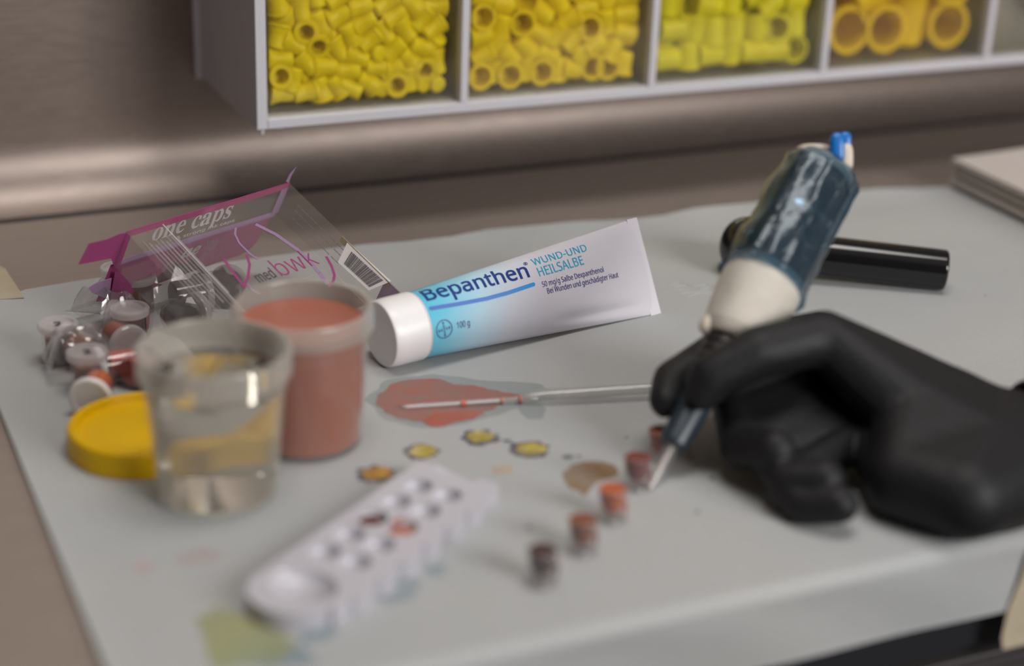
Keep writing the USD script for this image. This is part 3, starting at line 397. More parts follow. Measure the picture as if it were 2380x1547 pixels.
CAPS = json.loads(r'''{"a":[[0.309,1.0386,0.0934,0.0628,0.9942,0.0878],[0.3183,1.022,0.0922,0.9777,0.0848,0.1923],[0.3419,1.0209,0.103,0.5386,0.3076,-0.7844],[0.3606,1.0217,0.1017,0.8028,0.1767,-0.5695],[0.3657,1.0502,0.0891,0.0134,-0.23,0.9731],[0.4139,1.039,0.0927,-0.0888,0.9842,0.153],[0.3207,1.0224,0.1103,-0.2467,0.1228,-0.9613],[0.3297,1.05,0.0893,0.172,-0.2164,0.961],[0.3641,1.0319,0.0909,0.1649,0.9064,0.389],[0.3588,1.0326,0.1613,0.8683,0.4649,-0.1731],[0.3877,1.0486,0.0887,-0.0935,-0.1146,0.989],[0.3956,1.0223,0.0887,-0.0949,0.1394,0.9857],[0.319,1.0236,0.0931,-0.9929,-0.0036,0.1192],[0.3471,1.0388,0.092,0.3213,0.9107,0.2596],[0.3519,1.022,0.1125,-0.5236,0.1763,0.8335],[0.3767,1.0223,0.1542,-0.9565,0.2156,0.1964],[0.3872,1.0322,0.0933,-0.0978,-0.9911,0.0907],[0.4139,1.0176,0.0921,-0.1181,0.9602,0.2532],[0.3111,1.0482,0.1485,0.0259,-0.1717,0.9848],[0.3194,1.0303,0.0918,0.9444,0.1802,0.2752],[0.3577,1.0386,0.0923,-0.1173,0.9681,0.2216],[0.3627,1.0205,0.0909,-0.8506,0.3381,0.4026],[0.3694,1.0487,0.0926,0.9794,-0.1025,0.1742],[0.4139,1.0334,0.1545,-0.1805,-0.9828,-0.0392],[0.3135,1.0227,0.1553,0.9601,0.1735,0.2193],[0.333,1.0339,0.1489,-0.493,0.2433,0.8353],[0.3589,1.0213,0.1536,-0.3982,0.5742,0.7154],[0.376,1.0184,0.0918,0.1051,0.9541,0.2803],[0.3962,1.0317,0.0914,-0.8416,0.4384,0.3153],[0.4049,1.0187,0.0929,-0.2639,0.9577,0.115],[0.3188,1.0327,0.0928,-0.9846,0.0841,0.1534],[0.3357,1.0404,0.0928,-0.982,0.0903,0.1659],[0.3404,1.0386,0.1476,-0.1695,0.3144,0.934],[0.3755,1.043,0.0916,-0.1995,-0.9347,0.2941],[0.3889,1.0224,0.1509,-0.4939,0.2061,0.8447],[0.4077,1.0488,0.1438,-0.5505,-0.1943,0.8119],[0.3189,1.0219,0.1151,-0.978,0.198,0.0655],[0.3334,1.0347,0.0919,0.9703,-0.0594,0.2345],[0.3498,1.0345,0.103,0.2487,-0.0208,-0.9684],[0.3622,1.021,0.1047,-0.954,0.2908,0.0728],[0.3722,1.0444,0.1565,0.6733,-0.597,0.4363],[0.3902,1.0281,0.1457,-0.4817,0.5766,0.66],[0.3201,1.032,0.1524,-0.9439,0.3293,-0.0258],[0.3195,1.0507,0.1457,0.2402,-0.6412,0.7289],[0.3501,1.0378,0.159,-0.0927,0.9313,0.3522],[0.3601,1.049,0.1458,-0.0301,-0.1969,0.98],[0.4068,1.0504,0.1039,-0.4131,-0.2735,-0.8687],[0.3964,1.0356,0.0929,0.9652,0.1703,0.1985],[0.3341,1.0493,0.1097,-0.3941,-0.1905,0.8991],[0.3257,1.0224,0.1376,-0.1383,0.2036,0.9692],[0.3349,1.0222,0.1457,-0.0928,0.2202,0.971],[0.3978,1.0476,0.158,-0.0456,-0.9858,0.1618],[0.4071,1.0479,0.1362,-0.9147,-0.0702,0.3979],[0.3956,1.0223,0.1517,0.529,0.3479,0.7741],[0.3086,1.0323,0.1041,0.1095,-0.9873,0.1147],[0.3559,1.0378,0.0982,-0.0163,0.7478,0.6637],[0.3618,1.0495,0.1296,0.3978,-0.2203,-0.8906],[0.362,1.0281,0.0893,-0.1415,0.2932,0.9455],[0.3908,1.0211,0.1222,-0.7239,0.3084,-0.6172],[0.4141,1.051,0.1501,-0.1719,-0.7491,0.6397],[0.3079,1.0225,0.1582,0.274,0.1814,-0.9445],[0.3394,1.0386,0.0932,0.0648,0.994,0.088],[0.3378,1.0296,0.1014,0.9136,-0.0164,0.4063],[0.3686,1.049,0.1407,0.1669,-0.2482,0.9542],[0.3915,1.0495,0.1014,0.7201,-0.1552,0.6763],[0.4045,1.0329,0.1039,0.0129,-0.9961,-0.0868],[0.3271,1.0499,0.1029,-0.9615,-0.2598,0.0893],[0.3557,1.0225,0.1435,-0.8988,0.1566,-0.4094],[0.3433,1.0488,0.1423,0.4596,-0.1799,0.8697],[0.3843,1.0392,0.0927,-0.4448,-0.271,0.8537],[0.3914,1.0389,0.0913,0.5217,0.8029,0.2885],[0.4151,1.0502,0.1115,-0.2002,-0.317,0.9271],[0.3181,1.0389,0.0937,0.1687,0.9845,0.0482],[0.3405,1.0493,0.1474,-0.9235,-0.2309,0.3062],[0.3666,1.0508,0.1061,-0.1833,-0.9829,0.02],[0.3738,1.0534,0.1038,0.1894,-0.9799,-0.0619],[0.388,1.0493,0.1031,-0.6448,-0.1714,0.7449],[0.4058,1.0423,0.1027,-0.9505,-0.2872,-0.1184],[0.3089,1.0488,0.1343,0.1286,-0.1752,0.9761],[0.3327,1.0214,0.1062,-0.6594,0.2008,0.7245],[0.3403,1.0224,0.1471,0.865,0.1664,0.4734],[0.3745,1.037,0.1056,0.6439,-0.5337,0.5482],[0.3846,1.0282,0.103,0.8405,0.5414,-0.0224],[0.415,1.0215,0.0985,-0.2115,0.2163,0.9531],[0.3077,1.0534,0.104,0.2195,-0.9754,0.0214],[0.3465,1.0531,0.1039,-0.1164,-0.9813,-0.1532],[0.357,1.0444,0.1323,-0.7016,0.2065,0.682],[0.3671,1.0219,0.1103,-0.8818,0.1971,0.4284],[0.3903,1.0212,0.1078,-0.8363,0.2844,-0.4687],[0.4036,1.0239,0.1426,0.9989,0.0324,-0.0332],[0.3229,1.0397,0.1061,-0.5841,-0.3713,-0.7218],[0.3424,1.0491,0.1134,-0.5704,-0.1226,-0.8121],[0.3484,1.049,0.1259,-0.5196,-0.144,-0.8422],[0.3895,1.0484,0.1391,-0.4593,-0.1205,-0.8801],[0.3932,1.05,0.1258,-0.2736,-0.223,-0.9356],[0.4137,1.0498,0.1458,-0.1162,-0.2818,-0.9524],[0.3209,1.0387,0.1147,0.0276,0.9943,-0.1029],[0.3321,1.0388,0.1014,-0.5881,0.2994,0.7513],[0.3497,1.0345,0.109,0.9703,-0.1865,-0.1538],[0.3786,1.0523,0.1463,0.2742,-0.9295,0.2465],[0.3978,1.023,0.1282,0.5756,0.1204,0.8088],[0.4146,1.0202,0.1229,-0.1913,0.6344,-0.749],[0.3058,1.0335,0.1139,0.578,0.2104,-0.7884],[0.3349,1.0223,0.1033,0.2129,0.1298,-0.9684],[0.3596,1.0503,0.1081,-0.8498,-0.2059,0.4851],[0.3701,1.0225,0.1463,-0.9772,0.1585,-0.1412],[0.3794,1.049,0.157,0.9492,-0.2585,0.1794],[0.4144,1.0406,0.1026,-0.1174,-0.5899,-0.7989],[0.3084,1.0387,0.1144,0.1431,0.9897,-0.0098],[0.3404,1.0404,0.1024,-0.6622,-0.7292,-0.1727],[0.3477,1.0357,0.1182,-0.1454,0.3739,-0.916],[0.3648,1.0222,0.1071,0.9801,0.1423,-0.1385],[0.3897,1.0221,0.1502,0.7315,0.2,-0.6518],[0.3894,1.0222,0.1152,0.6927,0.152,-0.705],[0.3295,1.023,0.1025,-0.5649,0.8192,0.0989],[0.3472,1.0215,0.1084,-0.9834,0.1662,0.0729],[0.3537,1.037,0.1112,0.6328,0.6127,0.4735],[0.3714,1.0223,0.1418,0.8197,0.1936,0.539],[0.3911,1.0488,0.1531,-0.2104,-0.1336,-0.9684],[0.4049,1.0418,0.1037,0.9263,0.3666,0.0872],[0.3209,1.0386,0.1117,-0.4566,-0.8698,0.1868],[0.3382,1.0348,0.108,0.3881,-0.5343,0.7509],[0.3559,1.0426,0.1192,-0.8064,-0.3803,0.4529],[0.371,1.0532,0.1122,0.0688,-0.9882,0.1366],[0.395,1.0214,0.1199,0.9191,0.2234,-0.3246],[0.4146,1.0291,0.0996,-0.1891,0.5043,0.8426],[0.3242,1.048,0.135,0.5416,-0.1231,-0.8316],[0.3264,1.0221,0.1198,-0.8421,0.1793,0.5086],[0.3705,1.0387,0.1291,0.1959,0.9804,-0.0186],[0.3636,1.031,0.1105,0.5931,0.1407,-0.7927],[0.384,1.0385,0.1035,0.6248,0.3145,0.7146],[0.4029,1.0291,0.1156,-0.0813,0.7023,-0.7072],[0.3211,1.0284,0.1333,-0.6203,-0.3284,0.7123],[0.3363,1.0412,0.1067,-0.005,-0.1934,0.9811],[0.3511,1.0213,0.1352,0.4892,0.2711,-0.829],[0.3746,1.0178,0.1154,-0.27,0.9625,-0.0258],[0.3854,1.0499,0.1253,-0.7645,-0.2624,-0.5887],[0.4038,1.0309,0.1239,0.98,0.1954,-0.0381],[0.3287,1.0481,0.1418,-0.9098,-0.1166,-0.3984],[0.3338,1.0328,0.1254,0.0361,-0.973,-0.2279],[0.3642,1.0383,0.1351,-0.0362,0.9951,0.0919],[0.3824,1.0219,0.1215,-0.5598,0.2548,0.7885],[0.39,1.0399,0.1242,0.778,0.0512,-0.6262],[0.4101,1.0504,0.1061,-0.5188,-0.2873,0.8051],[0.3193,1.033,0.1233,-0.6329,0.605,-0.4832],[0.3343,1.0283,0.1198,-0.4022,0.3668,-0.8389],[0.3496,1.0365,0.1552,-0.8094,-0.5705,0.1391],[0.3613,1.0224,0.1186,0.7934,0.1444,0.5913],[0.3966,1.0222,0.1221,-0.5604,0.1562,0.8134],[0.4042,1.0375,0.1202,0.7757,0.1341,-0.6167],[0.3076,1.0217,0.1218,0.2836,0.2519,0.9253],[0.3481,1.0487,0.1323,-0.9194,-0.1466,-0.365],[0.3555,1.0504,0.119,-0.1053,-0.329,0.9385],[0.3813,1.0417,0.1283,-0.6732,-0.5505,-0.4937],[0.4058,1.0514,0.1309,-0.3834,-0.5279,-0.7578],[0.3907,1.0318,0.1073,0.2333,-0.0715,0.9698],[0.3083,1.0288,0.1202,0.1546,0.6545,0.74],[0.3328,1.0401,0.1214,0.7182,-0.468,0.5149],[0.3403,1.0207,0.1275,0.5374,0.8212,0.1917],[0.3793,1.0531,0.1378,-0.256,-0.9661,0.0336],[0.3859,1.044,0.1234,-0.2727,-0.6976,-0.6626],[0.4037,1.0372,0.1282,0.81,0.5863,0.0128],[0.3203,1.0385,0.1238,-0.0829,0.9949,0.0567],[0.3399,1.0412,0.1468,0.0866,-0.2817,-0.9556],[0.3497,1.031,0.1157,0.7975,0.2051,0.5674],[0.3743,1.0357,0.1118,-0.8249,-0.1566,0.5431],[0.3895,1.0392,0.1284,-0.5171,-0.8076,-0.2835],[0.404,1.0218,0.1243,0.831,0.2067,0.5165],[0.3269,1.0399,0.1176,-0.2642,-0.912,0.3138],[0.3278,1.0328,0.1319,-0.0874,-0.9962,0.0009],[0.3721,1.0212,0.1387,-0.8329,0.308,-0.4597],[0.3728,1.0253,0.1368,0.1248,0.9754,-0.1816],[0.3904,1.0316,0.1255,0.9964,0.0173,-0.0835],[0.4036,1.0342,0.1351,1.0,0.0057,-0.0064],[0.3083,1.049,0.1199,0.1927,-0.202,0.9602],[0.3436,1.0493,0.1393,-0.977,-0.2098,-0.0391],[0.3576,1.028,0.138,-0.493,0.663,-0.5633],[0.3622,1.0431,0.1249,0.1701,-0.8821,0.4393],[0.3948,1.0525,0.1293,0.0965,-0.9772,0.1891],[0.4068,1.039,0.1545,-0.2762,-0.7723,-0.5721],[0.3198,1.0299,0.1278,-0.0441,0.8466,0.5304],[0.3324,1.0222,0.144,0.4948,0.2239,-0.8396],[0.3557,1.0357,0.1377,0.2608,0.6883,0.6769],[0.3918,1.023,0.1419,-0.8449,0.1188,-0.5215],[0.3872,1.0432,0.1355,-0.2179,-0.9677,0.127],[0.4026,1.0387,0.1424,-0.5164,-0.4658,-0.7186],[0.308,1.0429,0.1364,0.2734,-0.9136,0.3008],[0.3255,1.0362,0.1235,0.4899,0.1237,0.863],[0.3491,1.0416,0.1488,-0.1062,-0.8658,-0.489],[0.3693,1.0424,0.1435,-0.3833,-0.9173,-0.108],[0.3891,1.0361,0.1398,0.5489,0.2236,0.8055],[0.4142,1.0298,0.1462,-0.223,0.9576,-0.1824],[0.3139,1.0408,0.1451,0.9156,-0.3923,-0.0883],[0.3399,1.0308,0.1484,-0.7537,0.2148,-0.6211],[0.3526,1.0396,0.157,0.5082,-0.6094,-0.6086],[0.3779,1.0334,0.1409,-0.4605,-0.0082,0.8876]],"b":[[0.4508,1.0504,0.1072,0.9971,-0.0604,-0.047],[0.4645,1.0328,0.0945,-0.06,-0.9978,0.0288],[0.4754,1.0243,0.089,-0.0221,0.048,0.9986],[0.5227,1.0332,0.0947,0.0278,-0.9965,0.0789],[0.5345,1.0332,0.0945,0.0071,-0.9989,0.0457],[0.5491,1.0234,0.1045,-0.1758,0.0705,-0.9819],[0.4419,1.0328,0.0948,0.0782,-0.9957,0.0496],[0.4695,1.0416,0.0949,-0.1757,0.9835,0.0426],[0.4926,1.051,0.104,0.01,-0.101,-0.9948],[0.5018,1.0234,0.1332,-0.4222,0.1932,0.8857],[0.5133,1.05,0.0928,0.9612,0.0208,0.2749],[0.5329,1.057,0.0941,0.2015,-0.9681,0.149],[0.4433,1.0501,0.1039,0.0129,-0.0087,-0.9999],[0.4911,1.0459,0.1055,-0.9229,0.2579,0.2859],[0.4863,1.0329,0.0943,0.002,-0.9978,0.0663],[0.5101,1.0446,0.094,0.0372,-0.993,0.112],[0.5159,1.0381,0.0948,0.9972,0.0743,-0.009],[0.5472,1.0566,0.0945,0.0044,-0.9987,0.0511],[0.4542,1.0567,0.095,0.1591,-0.9868,0.0316],[0.4733,1.0332,0.1285,-0.121,-0.9926,-0.0098],[0.479,1.0513,0.0886,0.1009,-0.1255,0.987],[0.5175,1.024,0.0934,-0.9818,0.0424,0.1852],[0.5388,1.0515,0.1077,-0.9753,-0.1663,-0.1453],[0.5359,1.0373,0.089,0.1136,0.1046,0.988],[0.4516,1.0379,0.0946,-0.998,0.0419,0.0474],[0.4513,1.0363,0.0941,0.9804,0.1592,0.1164],[0.4985,1.0238,0.1041,-0.0418,0.0943,-0.9947],[0.5026,1.0236,0.1084,0.6766,0.1362,0.7236],[0.5427,1.0243,0.1128,-0.4858,0.0668,-0.8715],[0.5485,1.0431,0.0938,-0.1162,-0.9823,0.147],[0.4446,1.0406,0.1487,-0.0341,0.9958,0.0844],[0.4708,1.0502,0.141,0.1468,-0.1097,0.9831],[0.487,1.0258,0.1422,-0.2887,0.183,0.9398],[0.4988,1.0507,0.0935,0.9728,-0.0524,0.2258],[0.5244,1.0507,0.1089,-0.9368,-0.0641,-0.344],[0.5401,1.0437,0.1165,-0.4208,-0.4172,-0.8056],[0.4696,1.0232,0.1182,0.6674,0.1133,-0.736],[0.4766,1.0503,0.135,-0.997,-0.0772,0.0098],[0.5045,1.037,0.0935,-0.9854,0.0002,0.1701],[0.5146,1.0177,0.1046,0.0221,0.9982,0.0559],[0.5324,1.0226,0.1139,-0.8944,0.1436,-0.4236],[0.5385,1.0504,0.1056,0.9935,-0.0809,0.0797],[0.4422,1.0496,0.128,0.1296,-0.0183,0.9914],[0.4534,1.0266,0.089,-0.0093,-0.0059,0.9999],[0.4711,1.0371,0.1033,0.1472,-0.0625,-0.9871],[0.4987,1.0406,0.0982,0.3307,0.5378,0.7755],[0.5237,1.0506,0.1442,0.7846,-0.1359,0.605],[0.5386,1.024,0.1193,0.9514,0.0453,-0.3045],[0.4371,1.0241,0.1049,0.9178,0.0315,0.3958],[0.4769,1.0261,0.125,0.8557,-0.0609,-0.5138],[0.4868,1.0324,0.0929,-0.3275,0.9075,0.2632],[0.5092,1.0183,0.1463,0.1066,0.9892,0.101],[0.5187,1.0239,0.1566,0.4724,0.127,-0.8722],[0.5455,1.0287,0.1073,0.2269,0.9731,-0.0405],[0.4517,1.0501,0.1093,-0.9996,-0.0233,0.0147],[0.4622,1.0387,0.1061,-0.9991,-0.0301,-0.0298],[0.4827,1.0227,0.1106,0.8399,0.2098,-0.5006],[0.5026,1.0516,0.108,0.4483,-0.1962,0.8721],[0.522,1.0501,0.1446,-0.4256,-0.0977,-0.8996],[0.5317,1.0222,0.1341,0.0935,0.2676,-0.959],[0.4525,1.0239,0.1437,-0.94,0.1135,0.3217],[0.4683,1.0444,0.1079,-0.1101,-0.9939,-0.0109],[0.4684,1.0504,0.1017,0.3604,-0.0706,0.9301],[0.4917,1.0241,0.1117,0.5703,0.0424,0.8203],[0.532,1.0297,0.1023,-0.7148,0.5783,0.3933],[0.5539,1.0504,0.1187,-0.9989,-0.0444,-0.0134],[0.46,1.0232,0.1346,-0.1981,0.1879,-0.962],[0.4513,1.0509,0.1172,0.9619,-0.0991,0.2548],[0.4865,1.0386,0.1189,0.6933,-0.049,-0.7189],[0.5076,1.0327,0.101,-0.8057,0.0163,0.5921],[0.5127,1.0311,0.1085,0.116,0.9736,-0.1966],[0.5479,1.0446,0.1201,-0.0501,-0.9947,-0.0896],[0.442,1.0442,0.1069,0.0807,-0.9967,0.0074],[0.4929,1.0237,0.1286,-0.7813,0.174,0.5995],[0.4894,1.0373,0.1068,-0.8343,-0.4541,-0.3127],[0.4983,1.0495,0.1378,-0.3489,-0.0267,-0.9368],[0.5402,1.0505,0.1209,-0.9808,-0.1205,-0.1534],[0.5382,1.0493,0.1453,0.9995,-0.0308,0.0114],[0.4701,1.0239,0.1023,-0.7778,0.0853,0.6227],[0.4531,1.0505,0.1253,0.2918,-0.1035,0.9508],[0.4707,1.0563,0.1234,0.0032,-0.9999,-0.0126],[0.5019,1.0503,0.1307,0.9102,-0.0601,-0.4098],[0.5265,1.0233,0.1357,-0.9717,0.2138,-0.1005],[0.5382,1.0243,0.141,0.9888,0.0725,0.1303],[0.4542,1.0185,0.1132,0.0957,0.9803,0.1731],[0.4727,1.0337,0.1456,0.1054,-0.9682,-0.227],[0.4829,1.0508,0.1289,-0.0969,-0.1102,-0.9892],[0.4985,1.0258,0.1261,0.9517,-0.1118,0.2858],[0.5195,1.0497,0.127,0.0494,0.0357,-0.9981],[0.5266,1.0358,0.118,0.8323,-0.5171,-0.1996],[0.4515,1.0244,0.122,-0.9952,0.0123,-0.0967],[0.4548,1.0499,0.1401,0.2676,-0.0863,0.9597],[0.4784,1.0296,0.1171,-0.012,0.9403,-0.3401],[0.5085,1.0509,0.1464,0.6337,-0.1999,0.7473],[0.5199,1.0331,0.1204,-0.002,-0.9899,0.1415],[0.5383,1.0249,0.1294,0.9998,0.0146,-0.0124],[0.4517,1.0503,0.1211,-0.9971,-0.03,0.0704],[0.4484,1.04,0.1162,0.9666,-0.1846,0.178],[0.4922,1.0513,0.1094,0.2513,-0.1938,0.9483],[0.5096,1.0372,0.1125,-0.6937,-0.0318,0.7195],[0.5253,1.0388,0.1237,-0.622,-0.0665,-0.7802],[0.5385,1.0309,0.1284,-0.193,0.929,-0.3158],[0.443,1.0333,0.1322,0.0708,-0.9922,0.1026],[0.4668,1.0271,0.1187,0.0966,0.9774,0.1882],[0.4885,1.0393,0.1199,-0.7151,-0.1209,0.6885],[0.5053,1.0562,0.1412,0.0033,-0.9985,-0.0554],[0.5129,1.03,0.1257,-0.0517,0.9955,0.0796],[0.5449,1.0501,0.1244,0.1049,-0.0656,0.9923],[0.443,1.03,0.1189,-0.0248,0.9971,0.0715],[0.4634,1.0435,0.1334,-0.1653,-0.9719,-0.1673],[0.4979,1.0411,0.1249,-0.4424,-0.8276,0.3454],[0.5001,1.0367,0.13,0.6704,-0.1711,0.722],[0.539,1.0512,0.1313,-0.9749,-0.1673,0.1469],[0.5322,1.0183,0.1401,0.0071,1.0,0.0032],[0.4533,1.0393,0.1227,-0.3497,-0.1081,0.9306],[0.4748,1.0416,0.1294,-0.0733,-0.6178,0.7829],[0.4816,1.0508,0.144,0.1194,-0.1339,-0.9838],[0.4934,1.0505,0.1385,0.0642,-0.1304,0.9894],[0.5292,1.0305,0.1262,-0.5448,0.6055,0.5801],[0.5489,1.0392,0.1259,-0.1892,-0.2716,0.9436],[0.452,1.0365,0.1414,-0.9997,0.0238,-0.0012],[0.4667,1.0235,0.1392,-0.959,0.1645,0.2306],[0.4867,1.0428,0.1335,0.5535,-0.4939,0.6706],[0.5204,1.0353,0.1374,-0.4246,0.362,0.8299],[0.5364,1.038,0.132,-0.3162,0.2158,0.9238],[0.548,1.0242,0.1546,-0.9866,0.1176,-0.1128],[0.457,1.0282,0.1524,-0.7064,0.691,0.1534],[0.4678,1.0445,0.1435,-0.6011,-0.78,0.1743],[0.4864,1.0442,0.1519,-0.6171,-0.465,-0.6348],[0.5036,1.0392,0.1469,-0.727,-0.4988,0.472],[0.5355,1.0354,0.1544,-0.9523,0.2113,-0.2201],[0.5412,1.0416,0.1554,0.3554,-0.5307,-0.7694]],"c":[[0.5788,1.0424,0.0962,0.0522,0.9943,0.0932],[0.6402,1.0479,0.0959,0.0665,-0.9948,0.0772],[0.6373,1.0544,0.0968,0.9932,-0.1143,-0.0208],[0.6687,1.0404,0.1073,0.07,-0.0441,-0.9966],[0.681,1.0365,0.0965,-0.0536,-0.9966,0.0628],[0.5901,1.0249,0.0966,-0.9978,0.066,0.0091],[0.601,1.0399,0.0952,-0.9815,-0.1073,0.1584],[0.6378,1.0245,0.0974,0.9972,0.0742,0.0027],[0.6552,1.0262,0.0968,0.9983,-0.0522,0.0277],[0.6729,1.0545,0.0964,-0.9902,-0.1372,0.0278],[0.5779,1.0425,0.0995,0.1245,-0.6757,0.7266],[0.6228,1.0251,0.0975,-1.0,0.0053,0.0047],[0.6381,1.0531,0.096,-0.9977,0.0102,0.0663],[0.6218,1.0539,0.1111,0.9915,-0.1247,0.0384],[0.6812,1.0424,0.0964,-0.0715,0.9929,0.0949],[0.6042,1.053,0.0967,-0.9967,0.0102,0.0802],[0.5975,1.0259,0.1074,0.0023,-0.0243,-0.9997],[0.6301,1.0251,0.089,0.0113,0.0453,0.9989],[0.6395,1.0544,0.111,0.9913,-0.1237,0.045],[0.6807,1.0243,0.105,-0.0475,0.187,0.9812],[0.5802,1.0426,0.1098,0.0414,0.9438,0.3278],[0.6211,1.0538,0.0963,-0.9958,-0.0392,0.0829],[0.5998,1.0386,0.0967,0.9977,0.0674,-0.0057],[0.6665,1.0366,0.1108,-0.11,-0.9862,0.1234],[0.6568,1.0536,0.1111,0.9864,-0.1605,0.0346],[0.5735,1.0252,0.117,0.9986,0.0523,-0.0077],[0.6042,1.0541,0.1124,0.9894,-0.1427,-0.028],[0.6345,1.04,0.0964,-0.9928,-0.1155,0.032],[0.6557,1.039,0.0905,-0.0936,0.0314,0.9951],[0.6822,1.0347,0.1019,-0.1394,0.6245,0.7685],[0.593,1.0386,0.1039,0.0126,0.0633,0.9979],[0.6164,1.0266,0.123,-0.0276,-0.0622,-0.9977],[0.6446,1.0305,0.1121,-0.4604,0.8873,-0.0275],[0.6641,1.053,0.1184,-0.0924,-0.0466,0.9946],[0.6727,1.0419,0.1333,-0.2911,-0.3378,-0.8951],[0.5757,1.0534,0.1343,0.9921,-0.0837,-0.0931],[0.6088,1.0393,0.1213,-0.0542,-0.0214,-0.9983],[0.6238,1.0396,0.1215,0.0207,-0.0521,-0.9984],[0.6505,1.0257,0.1054,-0.1714,-0.0011,0.9852],[0.6806,1.0423,0.1215,-0.0372,0.9955,-0.0873],[0.579,1.025,0.1245,0.0798,0.153,0.985],[0.5997,1.0257,0.1062,0.0777,0.0293,0.9965],[0.637,1.0537,0.1283,-0.9727,-0.1216,-0.1978],[0.6576,1.0379,0.1088,-0.3106,0.2014,0.929],[0.6677,1.0254,0.1345,-0.7709,0.0854,-0.6312],[0.5948,1.0365,0.1313,-0.0251,-0.9988,0.0409],[0.5959,1.0529,0.1048,0.1066,0.0265,0.994],[0.6322,1.0248,0.1061,-0.0512,0.1236,0.991],[0.655,1.0541,0.1274,-0.9816,-0.1508,-0.1173],[0.6881,1.0262,0.1307,-0.9997,-0.0091,0.022],[0.5781,1.0335,0.1188,0.1844,0.7508,0.6342],[0.6127,1.053,0.1196,-0.2088,-0.0191,0.9778],[0.6292,1.0414,0.124,0.8424,-0.3695,0.3924],[0.6626,1.0369,0.139,-0.8597,0.2932,-0.4183],[0.6793,1.0533,0.1461,0.0202,-0.102,-0.9946],[0.5794,1.0249,0.1425,0.1133,0.2325,0.966],[0.6138,1.0384,0.1206,0.3708,0.0949,0.9239],[0.6553,1.0251,0.1433,-0.855,0.123,-0.5038],[0.6155,1.0538,0.1555,-0.0614,-0.9735,-0.2203],[0.6692,1.026,0.1609,0.88,0.0944,-0.4654],[0.5932,1.0532,0.1406,0.9475,-0.1318,0.2914],[0.6072,1.0386,0.1262,-0.8673,0.4257,0.258],[0.6201,1.0245,0.1294,-0.9749,0.1543,0.1608],[0.6648,1.0368,0.1455,0.0184,-0.9998,-0.001],[0.6528,1.053,0.142,0.9713,-0.1169,0.2072],[0.5728,1.0419,0.1424,0.9881,-0.1137,0.1039],[0.6063,1.0259,0.1457,-0.9822,0.0953,0.162],[0.651,1.0544,0.1422,-0.9541,-0.2968,-0.0402],[0.6422,1.0415,0.1461,0.8187,-0.3426,0.4607],[0.6803,1.042,0.1343,-0.0426,-0.585,0.8099],[0.5793,1.0568,0.1483,0.1403,-0.6638,0.7346],[0.6206,1.0591,0.1405,0.4093,-0.9034,0.1276],[0.6273,1.025,0.1236,0.1013,0.1533,0.983],[0.6425,1.025,0.1458,-0.2283,0.1537,0.9614],[0.6458,1.0534,0.1544,0.8979,-0.1575,0.411],[0.5996,1.045,0.1477,-0.3069,-0.4221,0.853],[0.6144,1.0185,0.1455,0.0146,0.9984,0.0548],[0.6328,1.0407,0.1553,-0.142,-0.4088,-0.9015],[0.6257,1.0532,0.1547,0.9486,-0.1585,0.2739],[0.6779,1.0498,0.1638,0.0599,0.0328,-0.9977]],"d":[[0.7564,1.059,0.1044,-0.0065,-0.9986,0.0523],[0.8101,1.0723,0.1028,-0.9861,-0.1175,0.1176],[0.7234,1.0601,0.1033,0.0499,-0.9936,0.1013],[0.8117,1.0596,0.1054,-0.0346,-0.9992,0.018],[0.7708,1.0725,0.1031,-0.9897,-0.0828,0.1172],[0.7836,1.0393,0.0905,0.0128,-0.0215,0.9997],[0.7297,1.0334,0.1254,0.9191,0.0618,0.3892],[0.8222,1.0725,0.1248,-0.9435,-0.0994,0.316],[0.7246,1.0454,0.1311,-0.0048,0.9977,-0.0672],[0.8113,1.059,0.1331,-0.023,-0.9948,0.0989],[0.7702,1.0843,0.1297,-0.2589,-0.9596,0.1102],[0.7811,1.0346,0.1292,0.1194,0.0472,0.9917],[0.7495,1.0402,0.1634,-0.9371,-0.1366,-0.3211],[0.7887,1.0732,0.1486,-0.7314,-0.3501,0.5852],[0.7528,1.0717,0.1421,-0.7574,-0.1098,0.6436],[0.8116,1.0449,0.1613,-0.055,0.9977,-0.0392]]}''')
